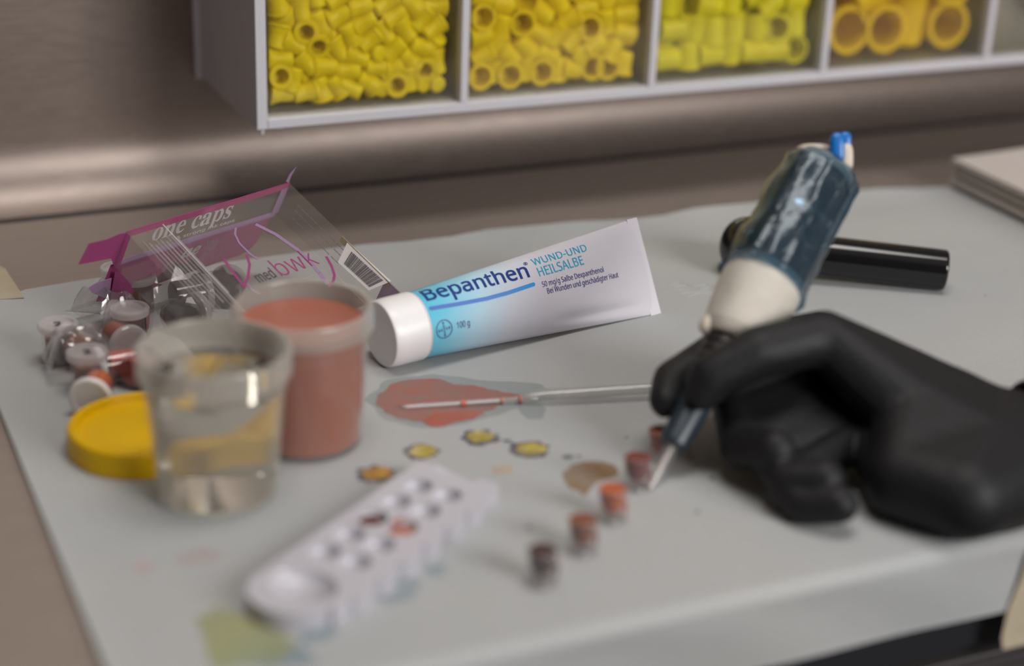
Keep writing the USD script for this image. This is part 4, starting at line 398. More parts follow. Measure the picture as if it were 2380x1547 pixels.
def cap_shape(kind):
    """(body, rim): a little cup, closed end at z = 0, mouth at the top."""
    if kind == 'a':
        body = [(0, 0), (.0042, 0), (.0050, .0006), (.0053, .0016), (.0055, .0068), (.0059, .0088), (.0069, .0116), (.0074, .0136), (.0048, .0140), (.0044, .0105), (.0036, .0045), (0, .0040)]
        rim = [(.0047, .0134), (.0073, .0126), (.0078, .0131), (.0079, .0143), (.0075, .0149), (.0050, .0149), (.0046, .0145), (.0047, .0134)]
    elif kind == 'b':
        body = [(0, 0), (.0052, 0), (.0061, .0007), (.0064, .0018), (.0070, .0095), (.0078, .0130), (.0080, .0142), (.0063, .0142), (.0058, .0100), (.0046, .0035), (0, .0030)]
        rim = [(.0063, .0136), (.0080, .0134), (.0086, .0138), (.0087, .0147), (.0082, .0153), (.0065, .0153), (.0062, .0146), (.0063, .0136)]
    elif kind == 'c':
        body = [(0, 0), (.0068, 0), (.0078, .0008), (.0081, .0020), (.0087, .0125), (.0093, .0170), (.0077, .0170), (.0072, .0120), (.0062, .0040), (0, .0032)]
        rim = [(.0077, .0164), (.0093, .0162), (.0098, .0167), (.0099, .0176), (.0095, .0182), (.0079, .0182), (.0076, .0175), (.0077, .0164)]
    else:
        body = [(0, 0), (.0128, 0), (.0140, .0012), (.0144, .0028), (.0152, .0300), (.0160, .0365), (.0128, .0365), (.0122, .0280), (.0112, .0080), (0, .0065)]
        rim = [(.0128, .0350), (.0160, .0345), (.0170, .0352), (.0172, .0372), (.0166, .0384), (.0132, .0384), (.0126, .0372), (.0128, .0350)]
    sc = lambda q: [(r * 1.028, z * 1.028) for r, z in q]
    return lathe(sc(body), 20), lathe(sc(rim), 24)
info = dict(a=('small bright yellow ink cap with a wide flared rim in the leftmost bin', 'small yellow ink caps heaped in the first bin', 'yellow'),
            b=('warm yellow thin-rimmed ink cap in the second bin from the left', 'yellow ink caps heaped in the second bin', 'yellow_b'),
            c=('greenish yellow ink cap in the third bin from the left', 'greenish yellow ink caps heaped in the third bin', 'lime'),
            d=('large orange-yellow ink cap in the fourth bin', 'large orange-yellow ink caps in the fourth bin', 'orange'))
ORD = ['first', 'second', 'third', 'fourth', 'fifth', 'sixth', 'seventh', 'eighth', 'ninth', 'tenth', 'eleventh', 'twelfth', 'thirteenth', 'fourteenth', 'fifteenth', 'sixteenth', 'seventeenth', 'eighteenth', 'nineteenth', 'twentieth']
def cap_labels(rows, kind, word, binword):
    """Caps against the front pane are told apart by row, place in the row and which way they face; the buried ones are not."""
    rows = np.array(rows); L = dict(a=.0149, b=.0154, c=.0185, d=.039)[kind]; c = rows[:, :3] + rows[:, 3:6] * L / 2
    rad = dict(a=.0079, b=.0088, c=.0101, d=.0177)[kind]; order = np.argsort(c[:, 1]); front = []
    for i in order:
        if all(np.hypot(*(c[i] - c[j])[[0, 2]]) > rad * 0.95 for j in front) and c[i, 1] < 1.0175 + rad * 2.6: front.append(i)
    out = {}; pitch = rad * 2.0; z0 = c[:, 2].min()
    band = {i: int((c[i, 2] - z0) / pitch) for i in front}; rn = ['bottom row', 'second row', 'third row', 'fourth row', 'fifth row', 'sixth row']
    for r_ in set(band.values()):
        for k, i in enumerate(sorted([i for i in front if band[i] == r_], key=lambda i: c[i, 0])):
            d = rows[i, 3:6]; pose = 'mouth forward' if d[1] < -.6 else 'closed end forward' if d[1] > .6 else 'standing upright' if d[2] > .75 else 'upside down' if d[2] < -.75 else 'lying sideways'
            out[i] = '%s ink cap %s, %s, %s from left, %s bin' % (word, pose, rn[min(r_, 5)], ORD[k], binword)
    return [out.get(i) for i in range(len(rows))]
for kind, nm, word, bw in (('a', 'small_ink_cap', 'small yellow', 'first'), ('b', 'thin_rimmed_ink_cap', 'warm yellow', 'second'), ('c', 'greenish_ink_cap', 'greenish', 'third'), ('d', 'large_ink_cap', 'large orange', 'fourth')):
    lb, gp, m = info[kind]; body, rim = cap_shape(kind); src = None
    for row, lab in zip(CAPS[kind], cap_labels(CAPS[kind], kind, word, bw)):
        R = frame_from(row[3:6]); hid = '%s ink cap buried behind the front ones in the %s bin' % (word, bw)
        if src is None:
            src = thing(nm, lab or hid, 'ink cap', row[:3], R, gp); part(src, 'cap_body', body, M[m], smooth=40); part(src, 'rim', rim, M[m], smooth=40)
        else: copy_of(src, row[:3], R, lab or hid, gp)

# ------------------------------------------------------------------ ointment tube
TP0, TM = np.array([0.2979, 0.8092, 0.0199]), np.array([0.4742, 0.8389, 0.0268])
ta = TM - TP0; TL = float(np.linalg.norm(ta)); ta /= TL
tt = np.array([-.0154, .0233, .0500]); tt -= ta * (tt @ ta); tt /= np.linalg.norm(tt); tn = np.cross(ta, tt)
if tn[1] > 0: tn = -tn; 
TRm = np.stack([ta, tt, np.cross(ta, tt)], 1); SGN = 1.0 if tn @ np.cross(ta, tt) > 0 else -1.0
tube = thing('ointment_tube', 'white and light blue ointment tube with white screw cap lying on the paper', 'tube', TP0, TRm)
TX0, TB = 0.021, TL - 0.021
def tube_wh(x):
    s = np.clip((x - TX0) / TB, 0, 1); return 0.018 + (0.0285 - 0.018) * s, 0.018 * (1 - s) ** 0.8
sx = np.concatenate([np.linspace(TX0 + 0.0012, TX0 + TB * 0.9, 50), TX0 + TB * (1 - 0.1 * (1 - np.linspace(0, 1, 14)[1:]) ** 1.4)])
ang = np.linspace(0, 2 * np.pi, 64, endpoint=False); V = []; F = []
for x in sx:
    w, h = tube_wh(x); h = max(h, 0.0006)
    V.append(np.stack([np.full(64, x), w * np.cos(ang), h * np.sin(ang)], 1))
V = np.vstack(V)
# a soft dent running to the lower seam corner
fx = np.clip((V[:, 0] - 0.10) / 0.07, 0, 1); V[:, 2] += SGN * -0.0016 * np.exp(-((V[:, 1] + 0.017 + 0.004 * fx) / 0.0028) ** 2) * np.sin(fx * np.pi) * (V[:, 2] * SGN > 0)
for i in range(len(sx) - 1):
    for k in range(64):
        a, b = i * 64 + k, i * 64 + (k + 1) % 64; F += [(a, b, b + 64), (a, b + 64, a + 64)]
V = np.vstack([V, (sx[0], 0, 0), (sx[-1], 0, 0)]); e = (len(sx) - 1) * 64
for k in range(64): F += [(len(V) - 2, (k + 1) % 64, k), (len(V) - 1, e + k, e + (k + 1) % 64)]
bodym = trimesh.Trimesh(V, F, process=False); bodym.fix_normals()
part(tube, 'tube_body', bodym, M['tube'], smooth=50)
part(tube, 'crimped_seam', box(TL - 0.0075, TL, -0.0287, 0.0287, -0.0007, 0.0007, 0.0003), M['tube'])
c = lathe([(0, 0), (.0150, 0), (.0175, .0006), (.0183, .0018), (.0186, .006), (.0187, .0206), (.0182, .0211), (0, .0211)], 96)
c.apply_transform(mat4((0, 0, 0), np.array([[0, 0, 1], [1, 0, 0], [0, 1, 0.0]])))
part(tube, 'screw_cap', c, M['white_cap'], label='white plastic screw cap')
d = lathe([(0, -.0004), (.0012, -.0004), (.0018, 0.0002), (0, 0.0002)], 16); d.apply_transform(mat4((0, 0, 0), np.array([[0, 0, 1], [1, 0, 0], [0, 1, 0.0]])))
part(tube, 'cap_dimple', d, M['white_cap'])
c = lathe([(.0170, .0211), (.0181, .0211), (.0181, .0222), (.0170, .0222), (.0170, .0211)], 64); c.apply_transform(mat4((0, 0, 0), np.array([[0, 0, 1], [1, 0, 0], [0, 1, 0.0]])))
part(tube, 'neck_ring', c, M['label'])
def on_tube(shape, name, m, lift=0.00012, label=None):
    g = extr(shape, 0.00012); v, f = trimesh.remesh.subdivide_to_size(g.vertices, g.faces, 0.0022, max_iter=8)
    w, h = tube_wh(v[:, 0]); y = w * np.sin(np.clip(v[:, 1] / w, -1.5, 1.5))
    nz = h * np.sqrt(np.clip(1 - (y / w) ** 2, 0, 1)); nrm = np.stack([y / w ** 2, nz / np.maximum(h, 1e-4) ** 2], 1); nrm /= np.maximum(np.linalg.norm(nrm, axis=1), 1e-9)[:, None]
    k = lift + v[:, 2]
    P = np.stack([v[:, 0], y + nrm[:, 0] * k, SGN * (nz + nrm[:, 1] * k)], 1)
    g = trimesh.Trimesh(P, f if SGN > 0 else f[:, ::-1], process=False)
    part(tube, name, g, m, smooth=False, label=label)
def place(shape, x0, y0, x1, y1):
    """Puts a shape that reads along +x from the origin on the line from (x0, y0) to (x1, y1)."""
    return affinity.translate(affinity.rotate(shape, math.degrees(math.atan2(y1 - y0, x1 - x0)), origin=(0, 0)), x0, y0)
on_tube(place(text('Bepanthen', 0.0098, bold=0.022, width=0.0700), .0240, .0118, .0927, .0106), 'brand_lettering', M['navy_print'])
on_tube(place(text('®', 0.0026), .0926, .0190, .0952, .0190), 'registered_mark', M['navy_print'])
on_tube(place(text('WUND-UND', 0.0058, width=0.0392), .0985, .0172, .1365, .0180), 'product_lettering', M['cyan_print'])
on_tube(place(text('HEILSALBE', 0.0058, width=0.0335), .0988, .0092, .1310, .0099), 'product_lettering', M['cyan_print'])
on_tube(place(text('50 mg/g Salbe Dexpanthenol', 0.0030, width=0.0455), .0990, .0030, .1441, .0028), 'dose_lettering', M['violet_print'])
on_tube(place(text('Bei Wunden und geschädigter Haut', 0.0030, width=0.0530), .1010, -.0012, .1534, -.0022), 'dose_lettering', M['violet_print'])
on_tube(place(text('100 g', 0.0034, width=0.0090), .0376, -.0072, .0463, -.0074), 'weight_lettering', M['violet_print'])
bar = [(.0250, .0068), (.0430, .0054), (.0607, .0045), (.0760, .0047), (.0936, .0058)]
from shapely.geometry import LineString
on_tube(LineString(bar).buffer(0.00105), 'swoosh', M['bar_print'])
ring = Point(0, 0).buffer(0.0052).difference(Point(0, 0).buffer(0.0047))
logo = [ring]
for k, ch in enumerate('BAYER'):
    g = text(ch, 0.0013, bold=0.04); gx = g.centroid.x
    logo.append(affinity.translate(g, -gx + (k - 2) * 0.00165, -0.00065))
    if k != 2: logo.append(affinity.translate(g, -gx, (2 - k) * 0.0017 - 0.00065))
from shapely import union_all
on_tube(affinity.translate(affinity.rotate(union_all(logo), 4, origin=(0, 0)), .0297, -.0058), 'cross_emblem', M['violet_print'], label='round emblem with a small cross of letters')

# ------------------------------------------------------------------ sample cups and lid
def cup(name, label, loc, rb, rr, H, mwall, lip):
    t = thing(name, label, 'cup', loc); w = 0.0011
    k = lambda z: rb + (rr - 0.0012 - rb) * z / H
    prof = [(0, .0012), (rb - .004, .0012), (rb - .0022, 0), (rb - .0006, .0003), (rb, .0014), (k(H - lip), H - lip), (rr - .0004, H - lip + .0004), (rr, H - lip + .0012), (rr, H - .001), (rr - .0006, H),
            (rr - .0016, H), (rr - .0021, H - .0008), (k(H - lip) - w, H - lip - .001), (rb - w, .0026), (rb - w - .001, .0022), (0, .0022)]
    part(t, 'cup_wall', lathe(prof, 96), mwall)
    part(t, 'rim', lathe([(k(H - lip) + .0001, H - lip), (rr - .0002, H - lip + .0002), (rr + .0006, H - lip + .0012), (rr + .0007, H - .001), (rr, H + .0003), (rr - .0018, H + .0003), (rr - .0023, H - .0008), (k(H - lip) - w - .0002, H - lip - .001), (k(H - lip) + .0001, H - lip)], 96), M['pp_rim'])
    # the threads under the rim
    for q in range(2):
        z0 = H - lip - .0035 - q * .003
        part(t, 'thread', lathe([(k(z0) - .0001, z0 - .0006), (k(z0) + .0006, z0), (k(z0) - .0001, z0 + .0006)], 96), mwall)
    return t, k, w
t, k, w = cup('sample_cup', 'frosted plastic cup filled with terracotta ink, in front of the tube cap', [0.2345, 0.7414, 0.0012], .0280, .0327, .0697, M['pp_pink'], .0115)
lv = .0612
part(t, 'ink', lathe([(0, .0024), (.0280 - w - .0014, .0024), (.0280 - w - .0003, .003), (k(lv - .002) - w - .0003, lv - .001), (k(lv) - w - .0003, lv + .0004), (k(lv) - w - .0016, lv), (0, lv)], 80), M['pink_ink'], label='terracotta ink filling the cup almost to the rim')
t, k, w = cup('sample_cup', 'frosted clear plastic cup of water standing nearest the yellow lid', [0.1814, 0.7032, 0.0012], .0272, .0338, .0714, M['pp'], .0120)
lv = .0550
part(t, 'water', lathe([(0, .0025), (.0272 - w - .0014, .0025), (.0272 - w - .0003, .0031), (k(lv) - w - .0003, lv + .0003), (k(lv) - w - .0010, lv), (0, lv)], 96), M['water'], smooth=40, label='water in the cup')
t = thing('screw_lid', 'golden yellow screw lid lying behind the clear cup of water', 'lid', [0.1605, 0.76, 0.0012])
part(t, 'lid_shell', lathe([(0, .0086), (.0298, .0086), (.0308, .0090), (.0313, .0100), (.0316, .0122), (.0322, .0129), (.0334, .0131), (.0348, .0124), (.0354, .0108), (.0356, .0004), (.0350, 0), (.0336, 0), (.0336, .0076), (0, .0074)], 120), M['lid'])

# ------------------------------------------------------------------ row of small clear cups of ink
inks = [('darkbrown', (0.035, 0.008, 0.004), 'very dark brown', 'nearest the front edge'), ('brown', (0.19, 0.055, 0.022), 'reddish brown', 'second from the front in the row'),
        ('orangeink', (0.40, 0.085, 0.022), 'orange', 'third from the front in the row'), ('maroon', (0.14, 0.022, 0.022), 'maroon', 'beside the tip of the tattoo machine'), ('redbrown', (0.30, 0.055, 0.03), 'red-brown', 'behind the tip of the tattoo machine')]
for (nm, col, word, where), (x, y) in zip(inks, [(0.2856, 0.5777), (0.313, 0.5955), (0.3381, 0.6163), (0.3632, 0.6399), (0.3872, 0.661)]):
    t = thing('ink_cup', 'small clear cup of %s ink, %s' % (word, where), 'ink cup', (x, y, 0.0013), spin(0.7), group=None)
    H = .0166
    part(t, 'cup_wall', lathe([(0, .0030), (.0040, .0030), (.0050, .0042), (.0064, H), (.0072, H), (.0076, H - .0006), (.0074, H - .0016), (.0069, H - .0018), (.0063, .0008), (.0066, 0), (.0056, 0), (.0052, .0010), (.0044, .0020), (0, .0020)], 40), M['ink_cup_clear'])
    mi = pbr(nm + '_ink', col, 0.18)
    part(t, 'ink', lathe([(0, .0052), (.0036, .0052), (.0050, .0075), (.0060, H - .0022), (.0061, H - .0012), (.0052, H - .0016), (0, H - .0016)], 32), mi)
    part(t, 'ink_drip', trimesh.Trimesh(*(lambda s: (s.vertices * (.0018, .0006, .0042) + (.0035, -.0052, .0055), s.faces))(trimesh.creation.icosphere(2, 1.0))), mi)

# ------------------------------------------------------------------ palette
pa = math.radians(35.5)
pal = thing('palette', 'white plastic mixing palette with ten round wells and scalloped edge', 'palette', (0.2352, 0.6325, 0.0012), spin(pa))
body = sbox(-.066, -.0215, .060, .0195).buffer(0.001)
for k in range(6): body = body.union(Point(-.050 + k * .0175, -.0195).buffer(.0074))
body = body.union(Point(-.062, 0).buffer(.0200)).buffer(-.002).buffer(.002)
H = .0085
mf = m3.CrossSection([np.array(geom_orient(body).exterior.coords)[:-1]]).extrude(H)
wells = [(-.0325 + k * .0178, s) for k in range(5) for s in (-.0078, .0078)]
for x, y in wells:
    s = tm(m3.Manifold.sphere(1.0, 40)); mf -= m3.Manifold.sphere(1.0, 40).scale((.0074, .0070, .0076)).translate((x, y, H + .0010))
mf -= m3.Manifold.sphere(1.0, 48).scale((.0120, .0155, .0068)).translate((-.0590, -.001, H + .0010))
mf -= m3.Manifold.sphere(1.0, 40).scale((.0065, .0150, .0050)).translate((.0585, 0, H + .0030))
under = body.buffer(-.003)
mf -= m3.CrossSection([np.array(geom_orient(under).exterior.coords)[:-1]]).extrude(.0012)
part(pal, 'tray', tm(mf), M['palette'], smooth=30)
for (x, y), col, nm in (((-.0325 + 2 * .0178 - .0005, .0078), (0.10, 0.018, 0.010), 'dark_red'), ((-.0325 + 2 * .0178, -.0078), (0.42, 0.16, 0.12), 'salmon')):
    part(pal, 'ink_pool', lathe([(0, H - .0036), (.0050, H - .0026), (.0058, H - .0018), (0, H - .0016)], 32).apply_translation((x, y, 0)), pbr(nm + '_pool', col, 0.25), label='%s ink in a well' % nm.replace('_', ' '))
part(pal, 'ink_smear', trimesh.Trimesh(*(lambda s: (s.vertices * (.0042, .0016, .0004) + (-.0325 + 2 * .0178 + .004, -.0030, H + .0001), s.faces))(trimesh.creation.icosphere(2, 1.0))), pbr('smear_ink', (0.40, 0.17, 0.14), 0.4))

# ------------------------------------------------------------------ pipette
p0, p1 = np.array((0.2907, 0.7555, 0.0026)), np.array((0.4454, 0.7191, 0.0058))
dv = (p1 - p0); PL = float(np.linalg.norm(dv)); dv /= PL
pp = thing('pipette', 'clear plastic pipette lying across the pink stain', 'pipette', p0, frame_from(dv))
part(pp, 'stem', lathe([(.0006, 0), (.0013, 0), (.0015, .004), (.0016, .056), (.0022, .060), (.0040, .066), (.0047, .072), (.0048, PL - .012), (.0044, PL - .004), (.0030, PL), (.0018, PL), (.0026, PL - .004), (.0041, PL - .012), (.0041, .073), (.0034, .067), (.0012, .060), (.0009, .056), (.0008, .004), (.0006, 0)], 32), M['clear_milky'])
for z, r, h in ((.0300, .00162, .0026), (.0505, .0017, .0010), (.0600, .0024, .0012)):
    part(pp, 'ink_residue', lathe([(0, z), (r, z), (r + .00012, z + h / 2), (r, z + h), (0, z + h)], 24), pbr('residue_%d' % int(z * 1e4), (0.50, 0.14, 0.09), 0.4))
part(pp, 'inner_rod', lathe([(0, .002), (.0006, .002), (.0006, .052), (0, .052)], 12), M['white_cap'])  # white core painted in as the long highlight on the stem

# ------------------------------------------------------------------ black handpiece behind the machine
h0, h1 = np.array((0.6606, 0.8037, 0.0134)), np.array((0.5432, 0.8751, 0.0196))
dv = h1 - h0; HL = float(np.linalg.norm(dv)); dv /= HL
Rh = frame_from(dv)
hp = thing('handpiece', 'glossy black cylindrical handpiece with a wider rounded head, lying behind the tattoo machine', 'handpiece', h0, Rh)
part(hp, 'handle', lathe([(0, 0), (.0112, 0), (.0120, .0006), (.0124, .0018), (.0124, HL - .052), (0, HL - .052)], 64), M['black_gloss'])
hd = [(0, HL - .054), (.0124, HL - .054), (.0140, HL - .049), (.0172, HL - .042), (.0184, HL - .034), (.0184, HL - .016)] + [(.0184 * math.cos(a), HL - .016 + .016 * math.sin(a)) for a in np.linspace(.15, math.pi / 2, 8)]
part(hp, 'head', lathe(hd, 64), M['black_gloss'])
toc = np.array([0, 0, HEIGHT]) - h1; lo = Rh.T @ toc; ang0 = math.atan2(lo[1], lo[0])
rg = lathe([(.0040, 0), (.0052, 0), (.0054, .0006), (.0052, .0012), (.0040, .0012), (.0040, 0)], 32)
rg.apply_transform(mat4((.0181 * math.cos(ang0 - .3), .0181 * math.sin(ang0 - .3), HL - .017), frame_from((math.cos(ang0 - .3), math.sin(ang0 - .3), 0))))
part(hp, 'button_ring', rg, M['chrome'], label='thin chrome ring round a button')

# ------------------------------------------------------------------ stack of paper towels
order = ['bottom', 'second from the bottom', 'third from the bottom', 'third from the top', 'second from the top', 'top']
zz = 0.0024
for k, od in enumerate(order):
    th = (0.0034, 0.0036, 0.0034, 0.0036, 0.0034, 0.0040)[k]
    x0, y1 = 0.7870 + (0.0032, 0.0005, 0.0040, 0.0012, 0.0030, 0.0)[k], 0.9650 + (0.001, 0.003, 0.0, 0.0025, 0.0005, 0.003)[k]
    tw = thing('paper_towel', 'cream folded paper towel, %s of the stack at the right' % od, 'paper towel', (x0 + .06, y1 - .06, zz), None, 'folded paper towels in the stack')
    n = 26; gx, gy = np.meshgrid(np.linspace(x0, x0 + .21, n), np.linspace(y1 - .21, y1, n), indexing='ij')
    def wav(gx, gy): return 0.004 * np.clip((meshkit.noise(np.stack([gx * 14, gy * 14, gx * 0], -1), 9) - .35), -.2, 1) * (0.3 + k * 0.12) * np.clip((gx - x0) / .03, 0, 1) + 0.003 * np.clip((gx - x0 - .03) / .1, 0, 1) * k / 5
    for part_n, za, hh in (('lower_fold', zz, th * 0.46), ('upper_fold', zz + th * 0.5, th * 0.46)):
        P = np.stack([gx + (0.0006 if 'upper' in part_n else 0), gy, za + hh / 2 + wav(gx, gy)], -1)
        part(tw, part_n, sheet(P, hh), M['towel'], smooth=40, world=True)
    zz += th

# ------------------------------------------------------------------ clear printed carton
A, B, W_, V_ = (np.array(v) for v in [[0.18582, 0.89858, 0.06], [0.29124, 0.94358, 0.063], [0.03296, -0.09699, -0.0362], [-0.00573, 0.00871, -0.02175]])
U_ = B - A
car = thing('printed_carton', 'open clear plastic carton with magenta edges and one caps print, leaning on the ink pots', 'carton', A + V_)
def pt(o, e1, e2): return lambda a, b: o + e1 * a + e2 * b
top, end, rgt, bot = pt(A, U_, W_), pt(A, U_, V_), pt(B, W_, V_), pt(A + V_, U_, W_)
nrm = lambda e1, e2: np.cross(e1, e2) / np.linalg.norm(np.cross(e1, e2))
nT = nrm(U_, W_); nT = nT if nT[2] > 0 else -nT
nE = nrm(U_, V_); nE = nE if nE[1] < 0 else -nE
nR = nrm(W_, V_); nR = nR if nR[0] > 0 else -nR
def pq(name, f, a0, b0, a1, b1, m, off=None, lift=0.0, th=0.0003, label=None, parent=None):
    o = (off if off is not None else 0) * lift
    return part(parent or car, name, quad(f(a0, b0) + o, f(a1, b0) + o, f(a1, b1) + o, f(a0, b1) + o, th), m, smooth=False, world=True, label=label)
topp = pq('top_panel', top, 0.002, 0.002, .998, .998, M['pet'])
botp = pq('bottom_panel', bot, 0.002, 0.002, .998, .998, M['pet'])
rp = pq('side_panel', rgt, .002, .015, .998, .985, M['pet'])
lp = part(car, 'side_panel', quad(A + W_ * .002 + V_ * .015, A + W_ * .998 + V_ * .015, A + W_ * .998 + V_ * .985, A + W_ * .002 + V_ * .985), M['pet'], smooth=False, world=True)
lid = pq('lid_panel', end, .004, .01, .996, .99, M['pet'])
pq('pink_edge', end, 0.0, -.02, 1.0, .17, M['pink_edge'], nE, .0005, label='pink printed edge', parent=lid)
pq('lilac_edge', end, .02, .86, .985, 1.03, M['lilac'], nE, .0005, label='lilac printed edge', parent=lid)
pq('lilac_side_edge', end, .955, .12, 1.0, .90, M['lilac'], nE, .0009, parent=lid)
pq('magenta_side_edge', end, -.005, .0, .035, 1.0, M['magenta'], nE, .0008, parent=lid)
def polyf(name, f, pts, m, off=None, lift=0.0, th=0.00025, label=None, parent=None):
    """a flat panel of any outline, given in a face's (a, b) coordinates"""
    g = extr(Polygon(pts), th); o = (off if off is not None else np.zeros(3)) * lift
    n0 = np.cross(f(1, 0) - f(0, 0), f(0, 1) - f(0, 0)); n0 /= np.linalg.norm(n0); v = g.vertices
    g = trimesh.Trimesh(np.array([f(a, b) for a, b in v[:, :2]]) + v[:, 2:3] * n0 + o, g.faces, process=False)
    return part(parent or car, name, g, m, smooth=False, world=True, label=label)
polyf('tuck_flap', pt(A + V_ + nE * -.0008, U_, V_), [(-.01, 0), (.985, 0), (.965, .50), (.950, .85), (.92, 1.05), (.86, 1.12), (.10, 1.20), (.03, 1.18), (-.02, 1.10)], M['magenta'], label='magenta tuck flap with a white emblem')
polyf('lower_flap', end, [[0.0002, 1.0734], [0.1252, 1.5184], [0.3518, 2.1039], [0.0405, 2.1841]], M['magenta'], nE, .0025, label='magenta lower flap')
polyf('dust_flap', end, [[-0.0, 0.0], [-0.0432, -0.0295], [-0.1045, 0.0252], [-0.2091, -0.0152], [-0.2306, 0.5633], [-0.0398, 0.6982], [0.0038, 1.0533]], M['magenta'], nE, .001, label='magenta dust flap sticking out at the left')
polyf('dust_flap', end, [[0.0035, 1.3391], [-0.0805, 1.3271], [-0.1236, 1.4094], [-0.0902, 1.6236], [0.038, 2.0726]], M['lilac'], nE, .0015, label='lilac rounded dust flap at the lower left')
polyf('dust_flap', end, [[0.97, -0.082], [0.9743, -0.288], [1.0018, -0.4878], [0.9913, -0.2248], [0.9935, -0.0091]], M['lilac'], nE, .0004, label='thin upright flap at the right end')
def strip(name, f, pts, wdt, m, off, lift, ua, ub, label=None, parent=None):
    L = affinity.scale(LineString([(a * ua, b * ub) for a, b in pts]), 1, 1).buffer(wdt, cap_style='flat')
    g = extr(L, 0.00012); n0 = np.cross(f(1, 0) - f(0, 0), f(0, 1) - f(0, 0)); n0 /= np.linalg.norm(n0); v = g.vertices
    g = trimesh.Trimesh(np.array([f(a / ua, b / ub) for a, b in v[:, :2]]) + v[:, 2:3] * n0 + off * lift, g.faces, process=False)
    return part(parent or car, name, g, m, smooth=False, world=True, label=label)
lu, lw, lv_ = (float(np.linalg.norm(q)) for q in (U_, W_, V_))
def letters(name, shape, f, ua, ub, a0, b0, m, off, lift, parent, slant=0.0):
    """lettering that reads along +a and stands towards -b"""
    g = extr(shape, 0.0001); v = g.vertices; n0 = np.cross(f(1, 0) - f(0, 0), f(0, 1) - f(0, 0)); n0 /= np.linalg.norm(n0)
    P = np.array([f(a0 + (x + slant * y) / ua, b0 - y / ub) for x, y in v[:, :2]]) + v[:, 2:3] * n0 + off * lift
    part(parent, name, trimesh.Trimesh(P, g.faces, process=False), m, smooth=False, world=True)
letters('name_lettering', text('one caps', .0130, 'serif', width=.0560), end, lu, lv_, .175, .56, M['white_print'], nE, .0006, lid)
letters('small_lettering', text('& strong ink caps', .0022, width=.0420), end, lu, lv_, .34, .76, M['white_print'], nE, .0006, lid)
for q in range(6): pq('small_lettering', end, .19 + q * .022, .70, .205 + q * .022, .76, M['thin_print'], nE, .0006, parent=lid)
letters('emblem_letters', text('AE', .0085, 'serif', bold=.03, width=.0125), pt(A + V_ + nE * -.0008, U_, V_), lu, lv_, .44, .52, M['white_print'], nE, .0006, car)
for sx_, rr in ((.36, 1), (.60, 1)):
    for q in range(9):
        an = math.radians(-150 + q * 34); r0, r1 = .0022, .0066
        f = pt(A + V_ + nE * -.0008, U_, V_)
        strip('emblem_ray', f, [(sx_ + math.cos(an) * r0 / lu, .45 + math.sin(an) * r0 / lv_), (sx_ + math.cos(an) * r1 / lu, .45 + math.sin(an) * r1 / lv_)], .00018, M['thin_print'], nE, .0006, lu, lv_)
letters('maker_lettering', text('med', .0082, bold=.01, width=.0130), top, lu, lw, .380, .625, M['black_print'], nT, .0004, topp)
letters('maker_lettering', text('bwk', .0140, bold=-.012, width=.0290), top, lu, lw, .500, .635, M['magenta'], nT, .0004, topp)
strip('small_lettering', top, [(.60, .70), (.76, .69)], .0004, M['thin_print'], nT, .0004, lu, lw, parent=topp)
for pts, wd, m in [([[0.3244, 0.3909], [0.3078, 0.4937], [0.2957, 0.6151], [0.3535, 0.5633], [0.4175, 0.4836], [0.4474, 0.4119]], 0.0008, 'magenta'), ([[0.5177, 0.2084], [0.4843, 0.2508], [0.4636, 0.3214], [0.4651, 0.4128], [0.4779, 0.4714]], 0.0006, 'lilac'), ([[0.6273, 0.2277], [0.675, 0.3393], [0.7063, 0.4887], [0.7068, 0.6218], [0.6991, 0.7193], [0.6873, 0.7878]], 0.0012, 'lilac'), ([[0.8108, 0.6031], [0.7922, 0.674], [0.7617, 0.7421], [0.7334, 0.7732], [0.6794, 0.8061]], 0.0008, 'magenta'), ([[0.3239, 0.6035], [0.3175, 0.6509], [0.3357, 0.6958]], 0.0005, 'lilac')]:
    strip('swirl', top, pts, wd, M[m], nT, .0004, lu, lw, parent=topp)
for q in range(9):
    a = .035 + q * .021
    strip('text_line', top, [(a, .10 + .03 * (q % 3)), (a, .62 + .05 * ((q * 5) % 4))], .00022 + .00012 * (q % 3), M['thin_print'], nT, .0004, lu, lw, parent=topp)
strip('text_line', top, [(.195, .03), (.195, .95)], .0003, M['white_print'], nT, .0004, lu, lw, parent=topp)
for bq in (.30, .48, .70):
    for q in range(11):
        strip('text_line', rgt, [(.12 + q * .04, bq), (.145 + q * .04 + .01 * (q % 2), bq)], .00030, M['thin_print'], -nR, .0004, lw, lv_, parent=rp)
V2_ = np.array((-0.01947, 0.00055, -0.01422)); lbf = pt(B, W_, V2_); nL = np.cross(W_, V2_); nL /= np.linalg.norm(nL); nL = nL if nL[2] > 0 else -nL
lab = polyf('barcode_label', lbf, [[0.5493, 0.0301], [0.6109, 0.5373], [0.8715, 0.4989], [0.9144, -0.0178]], M['label_film'], nL, .0006, label='white barcode label', parent=rp)
la = np.array([[0.5493, 0.0301], [0.6109, 0.5373], [0.8715, 0.4989], [0.9144, -0.0178]])
np.random.seed(4); s0 = 0.16
while s0 < .94:
    wq = np.random.choice([.006, .010, .016]); f2 = lambda s, r: (la[0] * (1 - s) + la[3] * s) * (1 - r) + (la[1] * (1 - s) + la[2] * s) * r
    polyf('bar', lbf, [f2(s0, .22), f2(s0 + wq, .22), f2(s0 + wq, .86), f2(s0, .86)], M['black_print'], nL, .0010, th=.0001, parent=rp)
    s0 += wq + np.random.choice([.007, .011, .015])
pq('cream_stripe', rgt, .50, .0, .93, .16, M['painted_reflection'], -nR, .0012, parent=rp)  # yellowish reflection along the edge, painted as a stripe
